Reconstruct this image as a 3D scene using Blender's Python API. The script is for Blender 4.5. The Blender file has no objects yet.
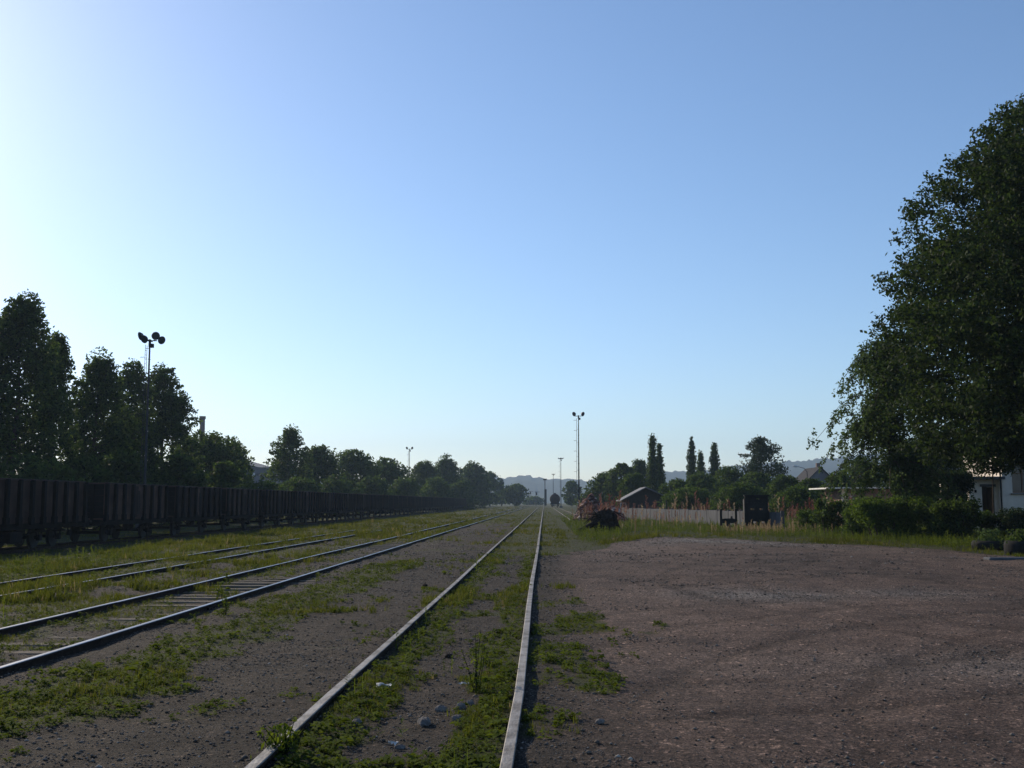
import bpy, math, random
import numpy as np
from mathutils import Vector, Matrix, Euler

R = math.radians
SC = bpy.context.scene
COL = SC.collection
F = 1080.0
PITCH = math.atan(118 / F)
YAW = math.atan(32 / F)
EYE = 1.6

# ---------------------------------------------------------------- camera
cd = bpy.data.cameras.new('camera')
cam = bpy.data.objects.new('camera', cd)
COL.objects.link(cam)
cam.location = (0, 0, EYE)
cam.rotation_euler = (R(90) + PITCH, 0, YAW)
cd.sensor_width = 36
cd.lens = 36 * F / 1024
cd.clip_start = 0.05
cd.clip_end = 20000
SC.camera = cam

# ---------------------------------------------------------------- light
SUN_EL, SUN_AZ = 23.5, -41.5          # azimuth from +Y, negative = left
w = bpy.data.worlds.new('World')
SC.world = w
w.use_nodes = True
nt = w.node_tree
bg = nt.nodes['Background']
sky = nt.nodes.new('ShaderNodeTexSky')
sky.sky_type = 'NISHITA'
sky.sun_disc = False
sky.sun_elevation = R(SUN_EL)
sky.sun_rotation = R(SUN_AZ)
sky.altitude = 100
sky.air_density = 1.0
sky.dust_density = 0.42
sky.ozone_density = 5.5
wb = nt.nodes.new('ShaderNodeMix'); wb.data_type = 'RGBA'; wb.blend_type = 'MULTIPLY'; wb.inputs[0].default_value = 1
wb.inputs[7].default_value = (1.09, 1.01, .96, 1)
nt.links.new(sky.outputs[0], wb.inputs[6]); nt.links.new(wb.outputs[2], bg.inputs[0])
bg.inputs[1].default_value = 0.15
ld = bpy.data.lights.new('sun', 'SUN')
ld.energy = 4.6
ld.angle = R(0.5)
ld.color = (1.0, 0.86, 0.66)
sun = bpy.data.objects.new('sun', ld)
COL.objects.link(sun)
sd = Vector((math.sin(R(SUN_AZ)) * math.cos(R(SUN_EL)), math.cos(R(SUN_AZ)) * math.cos(R(SUN_EL)), math.sin(R(SUN_EL))))
sun.rotation_euler = sd.to_track_quat('Z', 'Y').to_euler()
sun.location = sd * 50
SC.view_settings.view_transform = 'Standard'
SC.view_settings.look = 'None'
SC.view_settings.gamma = 1
SC.view_settings.use_curve_mapping = False
SC.view_settings.exposure = 0.05
SC.render.engine = 'CYCLES'
SC.cycles.use_denoising = True
SC.cycles.max_bounces = 6
SC.cycles.diffuse_bounces = 3
SC.cycles.transmission_bounces = 4
SC.cycles.transparent_max_bounces = 8
SC.cycles.volume_bounces = 0

# ---------------------------------------------------------------- helpers
CM = Euler((R(90) + PITCH, 0, YAW)).to_matrix()
def ray(px, py):
    return CM @ Vector(((px - 512) / F, (384 - py) / F, -1))
def G(px, py, z=0.0):
    d = ray(px, py); t = (z - EYE) / d.z
    return Vector((d.x * t, d.y * t, z))
def AX(px, Y):
    d = ray(px, 502); return d.x / d.y * Y
def AZ(px, py, Y):
    d = ray(px, py); return EYE + d.z / d.y * Y

def link(o, parent=None):
    COL.objects.link(o)
    if parent is not None: o.parent = parent
    return o
def empty(name, loc, label, cat, group=None, rz=0):
    o = bpy.data.objects.new(name, None)
    o.location = loc; o.rotation_euler = (0, 0, rz)
    o['label'] = label; o['category'] = cat
    if group: o['group'] = group
    return link(o)
def tag(o, label=None, cat=None, group=None, kind=None):
    if label: o['label'] = label
    if cat: o['category'] = cat
    if group: o['group'] = group
    if kind: o['kind'] = kind
    return o
def copy_tree(o, parent=None):
    c = o.copy(); COL.objects.link(c)
    if parent is not None: c.parent = parent
    for ch in CHILD.get(o.name, []):
        copy_tree(ch, c)
    return c
CHILD = {}

class MB:
    def __init__(s): s.v = []; s.f = []
    def add(s, vs, fs):
        n = len(s.v); s.v += [tuple(v) for v in vs]; s.f += [tuple(i + n for i in f) for f in fs]; return s
    def box(s, c, size, rz=0, rx=0, ry=0):
        m = Euler((rx, ry, rz)).to_matrix(); c = Vector(c)
        hx, hy, hz = [a / 2 for a in size]
        vs = [c + m @ Vector((x * hx, y * hy, z * hz)) for z in (-1, 1) for y in (-1, 1) for x in (-1, 1)]
        return s.add(vs, [(0, 2, 3, 1), (4, 5, 7, 6), (0, 1, 5, 4), (2, 6, 7, 3), (0, 4, 6, 2), (1, 3, 7, 5)])
    def tube(s, pts, rads, n=8, cap=True):
        pts = [Vector(p) for p in pts]
        if not hasattr(rads, '__len__'): rads = [rads] * len(pts)
        vs = []; fs = []
        for i, p in enumerate(pts):
            t = (pts[min(i + 1, len(pts) - 1)] - pts[max(i - 1, 0)]).normalized()
            a = t.cross(Vector((0, 0, 1)) if abs(t.z) < .9 else Vector((1, 0, 0))).normalized(); b = t.cross(a)
            for k in range(n):
                an = 2 * math.pi * k / n
                vs.append(p + (a * math.cos(an) + b * math.sin(an)) * rads[i])
        for i in range(len(pts) - 1):
            for k in range(n):
                k2 = (k + 1) % n
                fs.append((i * n + k, (i + 1) * n + k, (i + 1) * n + k2, i * n + k2))
        if cap:
            fs.append(tuple(range(n))); m = (len(pts) - 1) * n
            fs.append(tuple(m + n - 1 - k for k in range(n)))
        return s.add(vs, fs)
    def lathe(s, prof, axis_o, axis_d, n=16):
        """prof: list of (along, radius)"""
        o = Vector(axis_o); t = Vector(axis_d).normalized()
        a = t.cross(Vector((0, 0, 1)) if abs(t.z) < .9 else Vector((1, 0, 0))).normalized(); b = t.cross(a)
        vs = []; fs = []
        for (h, r) in prof:
            for k in range(n):
                an = 2 * math.pi * k / n
                vs.append(o + t * h + (a * math.cos(an) + b * math.sin(an)) * r)
        for i in range(len(prof) - 1):
            for k in range(n):
                k2 = (k + 1) % n
                fs.append((i * n + k, (i + 1) * n + k, (i + 1) * n + k2, i * n + k2))
        fs.append(tuple(range(n))); m = (len(prof) - 1) * n
        fs.append(tuple(m + n - 1 - k for k in range(n)))
        return s.add(vs, fs)
    def build(s, name, mat, parent=None, smooth=False, bevel=0, loc=None, label=None):
        me = bpy.data.meshes.new(name); me.from_pydata(s.v, [], s.f)
        me.materials.append(mat)
        if smooth: me.polygons.foreach_set('use_smooth', [True] * len(me.polygons))
        o = bpy.data.objects.new(name, me)
        if loc is not None: o.location = loc
        if bevel:
            b = o.modifiers.new('bevel', 'BEVEL'); b.width = bevel; b.segments = 1; b.limit_method = 'ANGLE'
        if label: o['label'] = label
        link(o, parent)
        if parent is not None: CHILD.setdefault(parent.name, []).append(o)
        return o

def np_mesh(name, verts, faces_k, nper, mat, parent=None, tint=None, mats=None):
    """verts (N,3); faces_k flat int array; nper vertices per face"""
    me = bpy.data.meshes.new(name)
    nf = len(faces_k) // nper
    me.vertices.add(len(verts)); me.loops.add(len(faces_k)); me.polygons.add(nf)
    me.vertices.foreach_set('co', np.asarray(verts, np.float32).ravel())
    me.loops.foreach_set('vertex_index', np.asarray(faces_k, np.int32))
    me.polygons.foreach_set('loop_start', np.arange(0, nf * nper, nper, dtype=np.int32))
    me.update(calc_edges=True)
    if tint is not None:
        a = me.attributes.new('tint', 'FLOAT', 'POINT'); a.data.foreach_set('value', np.asarray(tint, np.float32))
    me.materials.append(mat)
    o = bpy.data.objects.new(name, me); link(o, parent)
    if parent is not None: CHILD.setdefault(parent.name, []).append(o)
    return o

# value noise
_rt = np.random.RandomState(7).rand(256, 256)
def vn(x, y):
    xi = np.floor(x).astype(int); yi = np.floor(y).astype(int); fx = x - xi; fy = y - yi
    fx = fx * fx * (3 - 2 * fx); fy = fy * fy * (3 - 2 * fy)
    g = lambda i, j: _rt[i % 256, j % 256]
    return (g(xi, yi) * (1 - fx) + g(xi + 1, yi) * fx) * (1 - fy) + (g(xi, yi + 1) * (1 - fx) + g(xi + 1, yi + 1) * fx) * fy
def fbm(x, y, o=4):
    s = 0; a = .5; t = 0
    for k in range(o):
        s = s + a * vn(x * 2 ** k + 13 * k, y * 2 ** k + 7 * k); t += a; a *= .55
    return s / t
def sm(a, b, x):
    t = np.clip((x - a) / (b - a), 0, 1); return t * t * (3 - 2 * t)

# ---------------------------------------------------------------- materials
def mat_new(name):
    m = bpy.data.materials.new(name); m.use_nodes = True
    n = m.node_tree.nodes; l = m.node_tree.links
    return m, n, l, n['Principled BSDF']
def ramp(n, stops):
    r = n.new('ShaderNodeValToRGB'); e = r.color_ramp.elements
    while len(e) < len(stops): e.new(.5)
    for i, (p, c) in enumerate(stops):
        e[i].position = p; e[i].color = (*c, 1)
    return r
def simple(name, c1, c2=None, scale=4, rough=.8, metal=0, bump=.0, detail=6, stretch=(1, 1, 1), c3=None, bscale=None, vary=False):
    m, n, l, b = mat_new(name)
    c2 = c2 or tuple(x * .6 for x in c1)
    tc = n.new('ShaderNodeTexCoord'); mp = n.new('ShaderNodeMapping'); mp.inputs['Scale'].default_value = stretch
    l.new(tc.outputs['Object'], mp.inputs[0])
    no = n.new('ShaderNodeTexNoise'); no.inputs['Scale'].default_value = scale; no.inputs['Detail'].default_value = detail
    l.new(mp.outputs[0], no.inputs[0])
    st = [(.35, c2), (.65, c1)]
    if c3: st.append((.78, c3))
    r = ramp(n, st); l.new(no.outputs[0], r.inputs[0]); l.new(r.outputs[0], b.inputs['Base Color'])
    b.inputs['Roughness'].default_value = rough; b.inputs['Metallic'].default_value = metal
    if rough > .7: b.inputs['Specular IOR Level'].default_value = .12
    if vary:
        oi = n.new('ShaderNodeObjectInfo'); vr = ramp(n, [(0, (.6, .6, .62)), (.5, (1, .95, .92)), (1, (1.7, 1.5, 1.45))]); l.new(oi.outputs['Random'], vr.inputs[0])
        vm = n.new('ShaderNodeMix'); vm.data_type = 'RGBA'; vm.blend_type = 'MULTIPLY'; vm.inputs[0].default_value = 1
        l.new(r.outputs[0], vm.inputs[6]); l.new(vr.outputs[0], vm.inputs[7]); l.new(vm.outputs[2], b.inputs['Base Color'])
    if bump:
        n2 = n.new('ShaderNodeTexNoise'); n2.inputs['Scale'].default_value = bscale or scale * 6; n2.inputs['Detail'].default_value = 5
        l.new(mp.outputs[0], n2.inputs[0])
        bp = n.new('ShaderNodeBump'); bp.inputs['Strength'].default_value = bump; bp.inputs['Distance'].default_value = .02
        l.new(n2.outputs[0], bp.inputs['Height']); l.new(bp.outputs[0], b.inputs['Normal'])
    return m
def leafmat(name, dark, light, trans=.45, rough=.7, hi=None, spec=.12):
    m, n, l, b = mat_new(name)
    at = n.new('ShaderNodeAttribute'); at.attribute_name = 'tint'
    st = [(0, dark), (.8, light)]
    if hi: st.append((.97, hi))
    r = ramp(n, st); l.new(at.outputs['Fac'], r.inputs[0])
    l.new(r.outputs[0], b.inputs['Base Color']); b.inputs['Roughness'].default_value = rough
    b.inputs['Specular IOR Level'].default_value = spec
    tr = n.new('ShaderNodeBsdfTranslucent')
    hs = n.new('ShaderNodeHueSaturation'); hs.inputs['Hue'].default_value = .485; hs.inputs['Saturation'].default_value = 1.15; hs.inputs['Value'].default_value = 1.5
    l.new(r.outputs[0], hs.inputs['Color']); l.new(hs.outputs[0], tr.inputs[0])
    mx = n.new('ShaderNodeMixShader'); mx.inputs[0].default_value = trans
    l.new(b.outputs[0], mx.inputs[1]); l.new(tr.outputs[0], mx.inputs[2])
    l.new(mx.outputs[0], n['Material Output'].inputs['Surface'])
    return m

M = {}
M['bark'] = simple('bark', (.09, .07, .055), (.04, .032, .026), 8, .95, bump=.6)
M['leaf_a'] = leafmat('leaf_poplar', (.012, .022, .008), (.068, .108, .028), .45)
M['leaf_b'] = leafmat('leaf_bush', (.018, .036, .010), (.062, .10, .024), .45)
M['leaf_sunlit'] = leafmat('leaf_hedge_sunlit', (.035, .062, .015), (.085, .135, .03), .45)  # brighter leaf colour stands in for sunlight the maple keeps off the hedge
M['leaf_c'] = leafmat('leaf_maple', (.009, .018, .007), (.04, .065, .018), .35)
M['leaf_d'] = leafmat('leaf_birch', (.03, .055, .02), (.07, .105, .04), .45)
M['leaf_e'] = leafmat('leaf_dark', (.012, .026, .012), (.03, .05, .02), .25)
M['grass'] = leafmat('grass_blades', (.036, .048, .010), (.108, .122, .026), .45, .85, (.17, .15, .07), spec=.06)
M['weed'] = leafmat('weed_leaves', (.035, .058, .010), (.11, .145, .028), .4, .9, spec=.05)
M['dock'] = leafmat('dock_heads', (.12, .06, .04), (.25, .14, .10), .25, .9, (.32, .22, .15), spec=.05)
M['straw'] = leafmat('dry_stems', (.2, .14, .08), (.36, .29, .17), .3, .8)
M['rail_side'] = simple('rail_rust', (.045, .03, .024), (.02, .015, .012), 12, .85, bump=.3)
M['rail_top'] = simple('rail_polished', (.30, .31, .34), (.18, .18, .19), 6, .42, .85, stretch=(1, .15, 1))
M['rail_dull'] = simple('rail_worn_grey', (.31, .29, .27), (.11, .095, .08), 9, .7, .15, stretch=(1, .5, 1), bump=.4)
M['sleeper'] = simple('sleeper_wood', (.17, .14, .11), (.08, .07, .055), 6, .9, bump=.7, stretch=(.5, 5, 1))
M['wagon'] = simple('wagon_paint', (.075, .048, .038), (.038, .026, .022), 1.0, .8, 0, bump=.2, c3=(.16, .14, .135), vary=True)
M['wagon_b'] = simple('wagon_paint_brown', (.085, .05, .04), (.05, .04, .036), 2.0, .75, .1, bump=.2, c3=(.10, .08, .075))
M['wagon_dark'] = simple('wagon_frame', (.014, .012, .012), (.008, .007, .007), 4, .8, .2, bump=.2)
M['steel'] = simple('galvanised', (.06, .062, .065), (.04, .04, .042), 5, .75, .2)
M['dark_steel'] = simple('dark_steel', (.018, .018, .018), (.01, .01, .01), 5, .7, .3, bump=.2)
M['lamp'] = simple('lamp_housing', (.05, .052, .055), (.035, .036, .038), 5, .5, .4)
M['glass'] = simple('glass', (.04, .05, .06), (.03, .035, .045), 2, .08, 0)
M['concrete'] = simple('concrete', (.105, .107, .115), (.07, .072, .078), 1.6, .9, bump=.4, stretch=(2, 2, .6))
M['plaster'] = simple('plaster', (.86, .76, .66), (.70, .61, .52), 1.3, .9, bump=.25)
M['brick'] = simple('old_brick', (.22, .15, .125), (.15, .10, .085), 3, .9, bump=.5)
M['wood_dark'] = simple('dark_boards', (.055, .042, .035), (.03, .024, .02), 3, .9, bump=.5, stretch=(6, 6, .5))
M['wood_brown'] = simple('brown_wood', (.24, .13, .07), (.13, .07, .04), 4, .7, bump=.3, stretch=(5, 5, .5))
M['roof_grey'] = simple('roof_sheet', (.15, .145, .14), (.10, .095, .095), 2, .7, bump=.3)
M['roof_dark'] = simple('roof_dark', (.045, .04, .042), (.03, .027, .028), 2, .9, bump=.3)
M['white'] = simple('white_trim', (.75, .74, .7), (.6, .58, .55), 3, .7)
M['facade'] = simple('grey_facade', (.16, .16, .18), (.11, .11, .13), .5, .8)
M['rubber'] = simple('tyre_rubber', (.018, .018, .018), (.012, .012, .012), 8, .85, bump=.3)
M['soil'] = simple('soil', (.07, .05, .035), (.035, .025, .02), 12, .95, bump=.8)
M['stump'] = simple('charred_wood', (.04, .03, .025), (.015, .012, .01), 5, .95, bump=1)
M['stone'] = leafmat('stones', (.05, .042, .036), (.21, .18, .155), 0, .95, (.40, .36, .31), spec=.1)
M['rock'] = simple('rock', (.22, .2, .185), (.11, .10, .095), 9, .9, bump=.6)
M['paper'] = simple('paper_scrap', (.62, .60, .57), (.45, .43, .4), 20, .8)
M['forest'] = simple('forest_hills', (.02, .034, .022), (.012, .02, .014), .02, 1, bump=0)

# ---------------------------------------------------------------- ground
LOTX = np.array([-99, .3, 2, 4, 6, 8, 10, 12, 13.4, 14.2, 16, 30, 99.])
LOTY = np.array([33, 33, 38, 47, 51, 49.5, 45, 41.5, 37.5, 32, 29.5, 25, 25.])
def zone(x, y):
    """returns green cover 0-1, lot 0-1, grey 0-1, tone"""
    n1 = fbm(x * .55, y * .28); n2 = fbm(x * 1.9 + 40, y * 1.3 + 9); n3 = fbm(x * .12 + 5, y * .07 + 3)
    far = sm(38, 60, y)
    xw = x + (n1 - .5) * .5
    g = np.full_like(x, .80)
    g = np.where(xw > -17, .80, g)
    t3 = (xw > -9.0) & (xw < -6.6)
    g = np.where(t3, .60 + .1 * far, g)
    g = np.where((x > -6.5) & (x < -5.0), .44 + .35 * far + .25 * sm(-6.0, -6.4, x), g)
    a = (x >= -5.0) & (x < -1.73)
    path = .20 + .18 * sm(.5, .65, n2)
    strip = 1.0 * np.exp(-((x + 3.95 + .25 * (n1 - .5) - .012 * np.clip(y - 8, 0, 30)) / .74) ** 2) * (1 - sm(27, 33, y))
    s2 = .55 * np.exp(-((x + 2.2) / .3) ** 2) * sm(24, 40, y)
    nr = .55 * np.exp(-((x + 1.83) / .16) ** 2)
    ga = np.maximum.reduce([path * np.ones_like(x), strip, s2, nr])
    ga = ga + .8 * sm(70, 95, y)
    g = np.where(a, ga, g)
    ins = (x >= -1.73) & (x < -.23)
    gi = .33 + .52 * np.exp(-((x + 1.50) / .24) ** 2) + .50 * np.exp(-((x + .42) / .2) ** 2) + .6 * sm(33, 48, y) + .15 * sm(18, 30, y)
    g = np.where(ins, gi, g)
    r = x >= -.23
    yb = np.interp(x, LOTX, LOTY) + (n1 - .5) * 7 + (n2 - .5) * 3
    beyond = sm(-1.2, 1.2, y - yb)
    edge = .38 * sm(2.0, .1, x) * sm(5, 9, y) + .1 * sm(3, .5, x) * (1 - sm(14, 20, y))
    edge = edge * (1 - .5 * sm(20, 24, y) * (1 - sm(28, 34, y)))
    g = np.where(r, np.maximum(edge, beyond * .85), g)
    cover = sm(.40, .62, g * .95 + (n2 - .5) * .9 + (n1 - .5) * .5)
    cover = np.where(r & (beyond < .05) & (x > 1.9), 0.0, cover)
    lot = np.where(r, 1 - beyond, 0) * sm(-.1, .9, x)
    grey = np.exp(-((x - 7.2) / 3.2) ** 2) * np.exp(-((y - yb + 4.2) / 3.2) ** 2)
    grey = np.maximum(grey, .8 * np.exp(-((x - 3.9) / 1.5) ** 2 - ((y - 19.5) / 1.2) ** 2))
    grey = np.maximum(grey, .6 * np.exp(-((x - 6.6) / 1.2) ** 2 - ((y - 19.8) / 1.0) ** 2))
    grey = np.maximum(grey, .45 * np.exp(-((x - 5.5) / 3.0) ** 2 - ((y - 11 ) / 1.2) ** 2))
    # tyre ruts sweeping over the lot
    rut = 0
    for (cx, cy, rad) in ((14, 5, 12.2), (14, 5, 13.9), (-6, 34, 15.5), (-6, 34, 13.9), (20, 22, 17.5), (20, 22, 15.9), (3, -30, 55.5), (3, -30, 53.9), (9, 9, 9.2), (9, 9, 10.7), (-2, 20, 10.5), (-2, 20, 12.1)):
        dd = np.hypot(x - cx, y - cy) - rad + (n1 - .5) * .5
        rut = rut + np.exp(-(dd / .11) ** 2)
    rut = np.clip(rut, 0, 1) * lot
    tone = np.clip(n3 * .5 + n2 * .5, 0, 1)
    return cover, lot, np.clip(grey, 0, 1), tone, rut
def gz(x, y):
    z = -.5 * sm(-13.5, -19.5, x)
    z = z + (fbm(x * .5, y * .5) - .5) * .10 * np.clip(1 - np.abs(x + 3) / 60, .3, 1)
    z = z + (fbm(x * 3.3, y * 3.3, 3) - .5) * .045
    z = z - .015 * np.exp(-((x + 5.75) / .55) ** 4) - .03 * np.exp(-((x + .98) / .5) ** 4)
    z = z + .02 * sm(-7.2, -6.5, x) * sm(-4.2, -5.0, x)
    z = z + .05 * np.exp(-((x + 3.9) / .7) ** 2)
    return z - .02

def axis(a0, fine, lim, step, k):
    out = [0.0]; 
    while out[-1] < lim:
        out.append(out[-1] + max(step, k * max(0, out[-1] - fine)))
    return np.array(out)
ys = axis(0, -2, 3400, .09, .013)
ys = np.concatenate([-axis(0, 4, 3400, .5, .25)[1:][::-1], ys])
xr = axis(0, 7, 3300, .10, .03)
xs = np.concatenate([-xr[1:][::-1], xr]) - 1.0
X, Y = np.meshgrid(xs, ys)
Z = gz(X, Y) 
cover, lot, grey, tone, rut = zone(X, Y)
Z = Z - .02 * rut
nx, ny = len(xs), len(ys)
idx = np.arange(nx * ny).reshape(ny, nx)
fc = np.stack([idx[:-1, :-1], idx[:-1, 1:], idx[1:, 1:], idx[1:, :-1]], -1).reshape(-1, 4)

def ground_mat():
    m, n, l, b = mat_new('ground')
    def at(nm):
        a = n.new('ShaderNodeAttribute'); a.attribute_name = nm; return a.outputs['Fac']
    geo = n.new('ShaderNodeNewGeometry'); P = geo.outputs['Position']
    def noise(s, d=5, r=.6):
        q = n.new('ShaderNodeTexNoise'); q.inputs['Scale'].default_value = s; q.inputs['Detail'].default_value = d; q.inputs['Roughness'].default_value = r
        l.new(P, q.inputs[0]); return q.outputs[0]
    def mix(f, a, b_, t='MIX'):
        q = n.new('ShaderNodeMix'); q.data_type = 'RGBA'; q.blend_type = t
        (l.new(f, q.inputs[0]) if hasattr(f, 'links') else setattr(q.inputs[0], 'default_value', f))
        for s, v in ((q.inputs[6], a), (q.inputs[7], b_)):
            if hasattr(v, 'links'): l.new(v, s)
            else: s.default_value = (*v, 1)
        return q.outputs[2]
    def math_(op, a, b_=None, c=None, clamp=False):
        q = n.new('ShaderNodeMath'); q.operation = op; q.use_clamp = clamp
        for i, v in enumerate((a, b_, c)):
            if v is None: continue
            if hasattr(v, 'links'): l.new(v, q.inputs[i])
            else: q.inputs[i].default_value = v
        return q.outputs[0]
    big = noise(.35, 4); mid = noise(2.2, 6, .65); fine = noise(30, 8, .75); vfine = noise(95, 4, .7)
    tone = at('tone')
    r1 = ramp(n, [(.3, (.030, .024, .019)), (.7, (.056, .044, .035))]); l.new(mid, r1.inputs[0])
    r2 = ramp(n, [(.3, (.088, .061, .049)), (.7, (.136, .098, .080))]); l.new(mid, r2.inputs[0])
    base = mix(at('lot'), r1.outputs[0], r2.outputs[0])
    gr = ramp(n, [(.3, (.10, .095, .088)), (.7, (.21, .20, .19))]); l.new(fine, gr.inputs[0])
    base = mix(math_('MULTIPLY', at('grey'), .9), base, gr.outputs[0])
    base = mix(math_('MULTIPLY', at('rut'), .55), base, (.05, .036, .029))
    tr = ramp(n, [(.30, (.60, .60, .62)), (.70, (1.30, 1.27, 1.24))]); l.new(tone, tr.inputs[0])
    base = mix(1.0, base, tr.outputs[0], 'MULTIPLY')
    fr = ramp(n, [(.3, (.42, .42, .42)), (.5, (1.0, 1.0, 1.0)), (.72, (1.6, 1.58, 1.55))]); l.new(fine, fr.inputs[0])
    base = mix(1.0, base, fr.outputs[0], 'MULTIPLY')
    # pebbles
    def vor(s):
        v = n.new('ShaderNodeTexVoronoi'); v.inputs['Scale'].default_value = s; l.new(P, v.inputs[0]); return v
    v1 = vor(28); v2 = vor(60)
    sep = n.new('ShaderNodeSeparateColor'); l.new(v1.outputs['Color'], sep.inputs[0])
    sep2 = n.new('ShaderNodeSeparateColor'); l.new(v2.outputs['Color'], sep2.inputs[0])
    p1 = math_('MULTIPLY', math_('GREATER_THAN', sep.outputs[0], .80), math_('LESS_THAN', v1.outputs['Distance'], .42))
    p2 = math_('MULTIPLY', math_('GREATER_THAN', sep2.outputs[0], .70), math_('LESS_THAN', v2.outputs['Distance'], .42))
    v3 = vor(105)
    sep3 = n.new('ShaderNodeSeparateColor'); l.new(v3.outputs['Color'], sep3.inputs[0])
    m1 = ramp(n, [(0, (.40, .42, .45)), (.35, (.85, .85, .86)), (.75, (1.15, 1.13, 1.1)), (.93, (2.0, 1.95, 1.88)), (1, (3.0, 2.9, 2.8))])
    m2 = ramp(n, [(0, (.35, .37, .4)), (.35, (.85, .85, .86)), (.75, (1.2, 1.18, 1.15)), (.95, (2.0, 1.95, 1.88)), (1, (2.8, 2.7, 2.6))])
    m3 = ramp(n, [(0, (.45, .46, .48)), (.5, (1, 1, 1)), (1, (1.7, 1.67, 1.6))])
    l.new(sep.outputs[1], m1.inputs[0]); l.new(sep2.outputs[1], m2.inputs[0]); l.new(sep3.outputs[1], m3.inputs[0])
    base = mix(.85, base, m3.outputs[0], 'MULTIPLY')
    base = mix(math_('MULTIPLY', math_('GREATER_THAN', sep2.outputs[0], .45), .9), base, m2.outputs[0], 'MULTIPLY')
    base = mix(math_('MULTIPLY', math_('GREATER_THAN', sep.outputs[0], .62), .9), base, m1.outputs[0], 'MULTIPLY')
    # green
    gcol = ramp(n, [(.3, (.026, .030, .012)), (.55, (.045, .050, .017)), (.8, (.075, .070, .030))]); l.new(noise(5, 7, .75), gcol.inputs[0])
    gsum = math_('ADD', at('cover'), math_('MULTIPLY', math_('SUBTRACT', fine, .5), .9))
    gm = n.new('ShaderNodeMapRange'); gm.inputs[1].default_value = .35; gm.inputs[2].default_value = .75; l.new(gsum, gm.inputs[0])
    base = mix(gm.outputs[0], base, gcol.outputs[0])
    l.new(base, b.inputs['Base Color']); b.inputs['Roughness'].default_value = .95; b.inputs['Specular IOR Level'].default_value = .15
    hsum = math_('ADD', math_('MULTIPLY', fine, .55), math_('MULTIPLY', mid, .5))
    hsum = math_('ADD', hsum, math_('MULTIPLY', p1, .22)); hsum = math_('ADD', hsum, math_('MULTIPLY', p2, .14)); hsum = math_('ADD', hsum, math_('MULTIPLY', vfine, .2))
    bp = n.new('ShaderNodeBump'); bp.inputs['Strength'].default_value = 1; bp.inputs['Distance'].default_value = .06
    l.new(hsum, bp.inputs['Height']); l.new(bp.outputs[0], b.inputs['Normal'])
    return m
M['ground'] = ground_mat()
g = np_mesh('ground', np.stack([X, Y, Z], -1).reshape(-1, 3), fc.ravel(), 4, M['ground'])
for nm, arr in (('cover', cover), ('lot', lot), ('grey', grey), ('tone', tone), ('rut', rut)):
    a = g.data.attributes.new(nm, 'FLOAT', 'POINT'); a.data.foreach_set('value', arr.ravel().astype(np.float32))
g.data.polygons.foreach_set('use_smooth', [True] * len(g.data.polygons))
tag(g, 'rough ground of reddish gravel, dark dirt and weedy grass across the rail yard', 'ground', kind='structure')

# ---------------------------------------------------------------- hills
def hills():
    prof = [(-900, 30), (-300, 34), (0, 26), (250, 20), (440, 22), (486, 26), (498, 23.5), (507, 23), (519, 27.5), (527, 27), (538, 23.5), (550, 22), (571, 23),
            (582, 20), (597, 23), (625, 27), (669, 31), (685, 29), (720, 34), (755, 38), (785, 40), (801, 40), (817, 43), (832, 43), (846, 46), (900, 50), (1100, 44), (1500, 52), (2200, 40)]
    px = np.array([p[0] for p in prof]); hh = np.array([p[1] for p in prof])
    D = 2700.0
    u = np.linspace(-900, 2200, 1100)
    ang = np.arctan((u - 544) / F)
    H = np.interp(u, px, hh)
    Hs = np.convolve(np.pad(H, 6, 'edge'), np.ones(13) / 13, 'valid')
    H = .5 * H + .5 * Hs
    rows = [(-.34, -.02), (-.30, .05), (-.24, .20), (-.18, .36), (-.12, .58), (-.06, .8), (-.02, .96), (0, 1), (.04, .9), (.12, .4), (.2, -.02)]
    vs = []
    for k, (dr, hk) in enumerate(rows):
        rad = D * (1 + dr)
        nz = (fbm(u * .05 + k * 3.3, np.full_like(u, k * 1.7)) - .5) * 44 * (1 - abs(hk - .5)) + (vn(u * .9, np.full_like(u, k * 5.)) - .5) * (4 if hk > .1 else 0)
        if hk > .93: nz = (vn(u * .45, np.full_like(u, k * 5.)) - .5) * 7.0 + (vn(u * 1.1, np.full_like(u, 3.)) - .5) * 5
        z = H / F * D * hk + EYE + (nz if hk > 0 else 0)
        # project by angle: true distance grows with 1/cos
        vs.append(np.stack([rad * np.tan(np.clip(ang, -1.0, 1.0)), np.full_like(u, rad), np.maximum(z, -2)], -1))
    V = np.stack(vs); r, c = V.shape[:2]
    ii = np.arange(r * c).reshape(r, c)
    f = np.stack([ii[:-1, :-1], ii[:-1, 1:], ii[1:, 1:], ii[1:, :-1]], -1).reshape(-1, 4)
    o = np_mesh('hills', V.reshape(-1, 3), f.ravel(), 4, M['forest'])
    tag(o, 'long wooded hills fading to blue on the horizon', 'hills', kind='structure')
hills()

# ---------------------------------------------------------------- haze
hz = MB().box((0, 0, 98.5), (7400, 7400, 203)).build('haze', M['glass'])
hm = bpy.data.materials.new('haze'); hm.use_nodes = True
hn = hm.node_tree.nodes; hn.remove(hn['Principled BSDF'])
pv = hn.new('ShaderNodeVolumePrincipled'); pv.inputs['Density'].default_value = .0002; pv.inputs['Color'].default_value = (.56, .76, 1, 1)
pv.inputs['Anisotropy'].default_value = .25
hm.node_tree.links.new(pv.outputs[0], hn['Material Output'].inputs['Volume'])
hz.data.materials.clear(); hz.data.materials.append(hm)
tag(hz, 'thin bluish summer haze over the valley', 'haze', kind='stuff')

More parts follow.
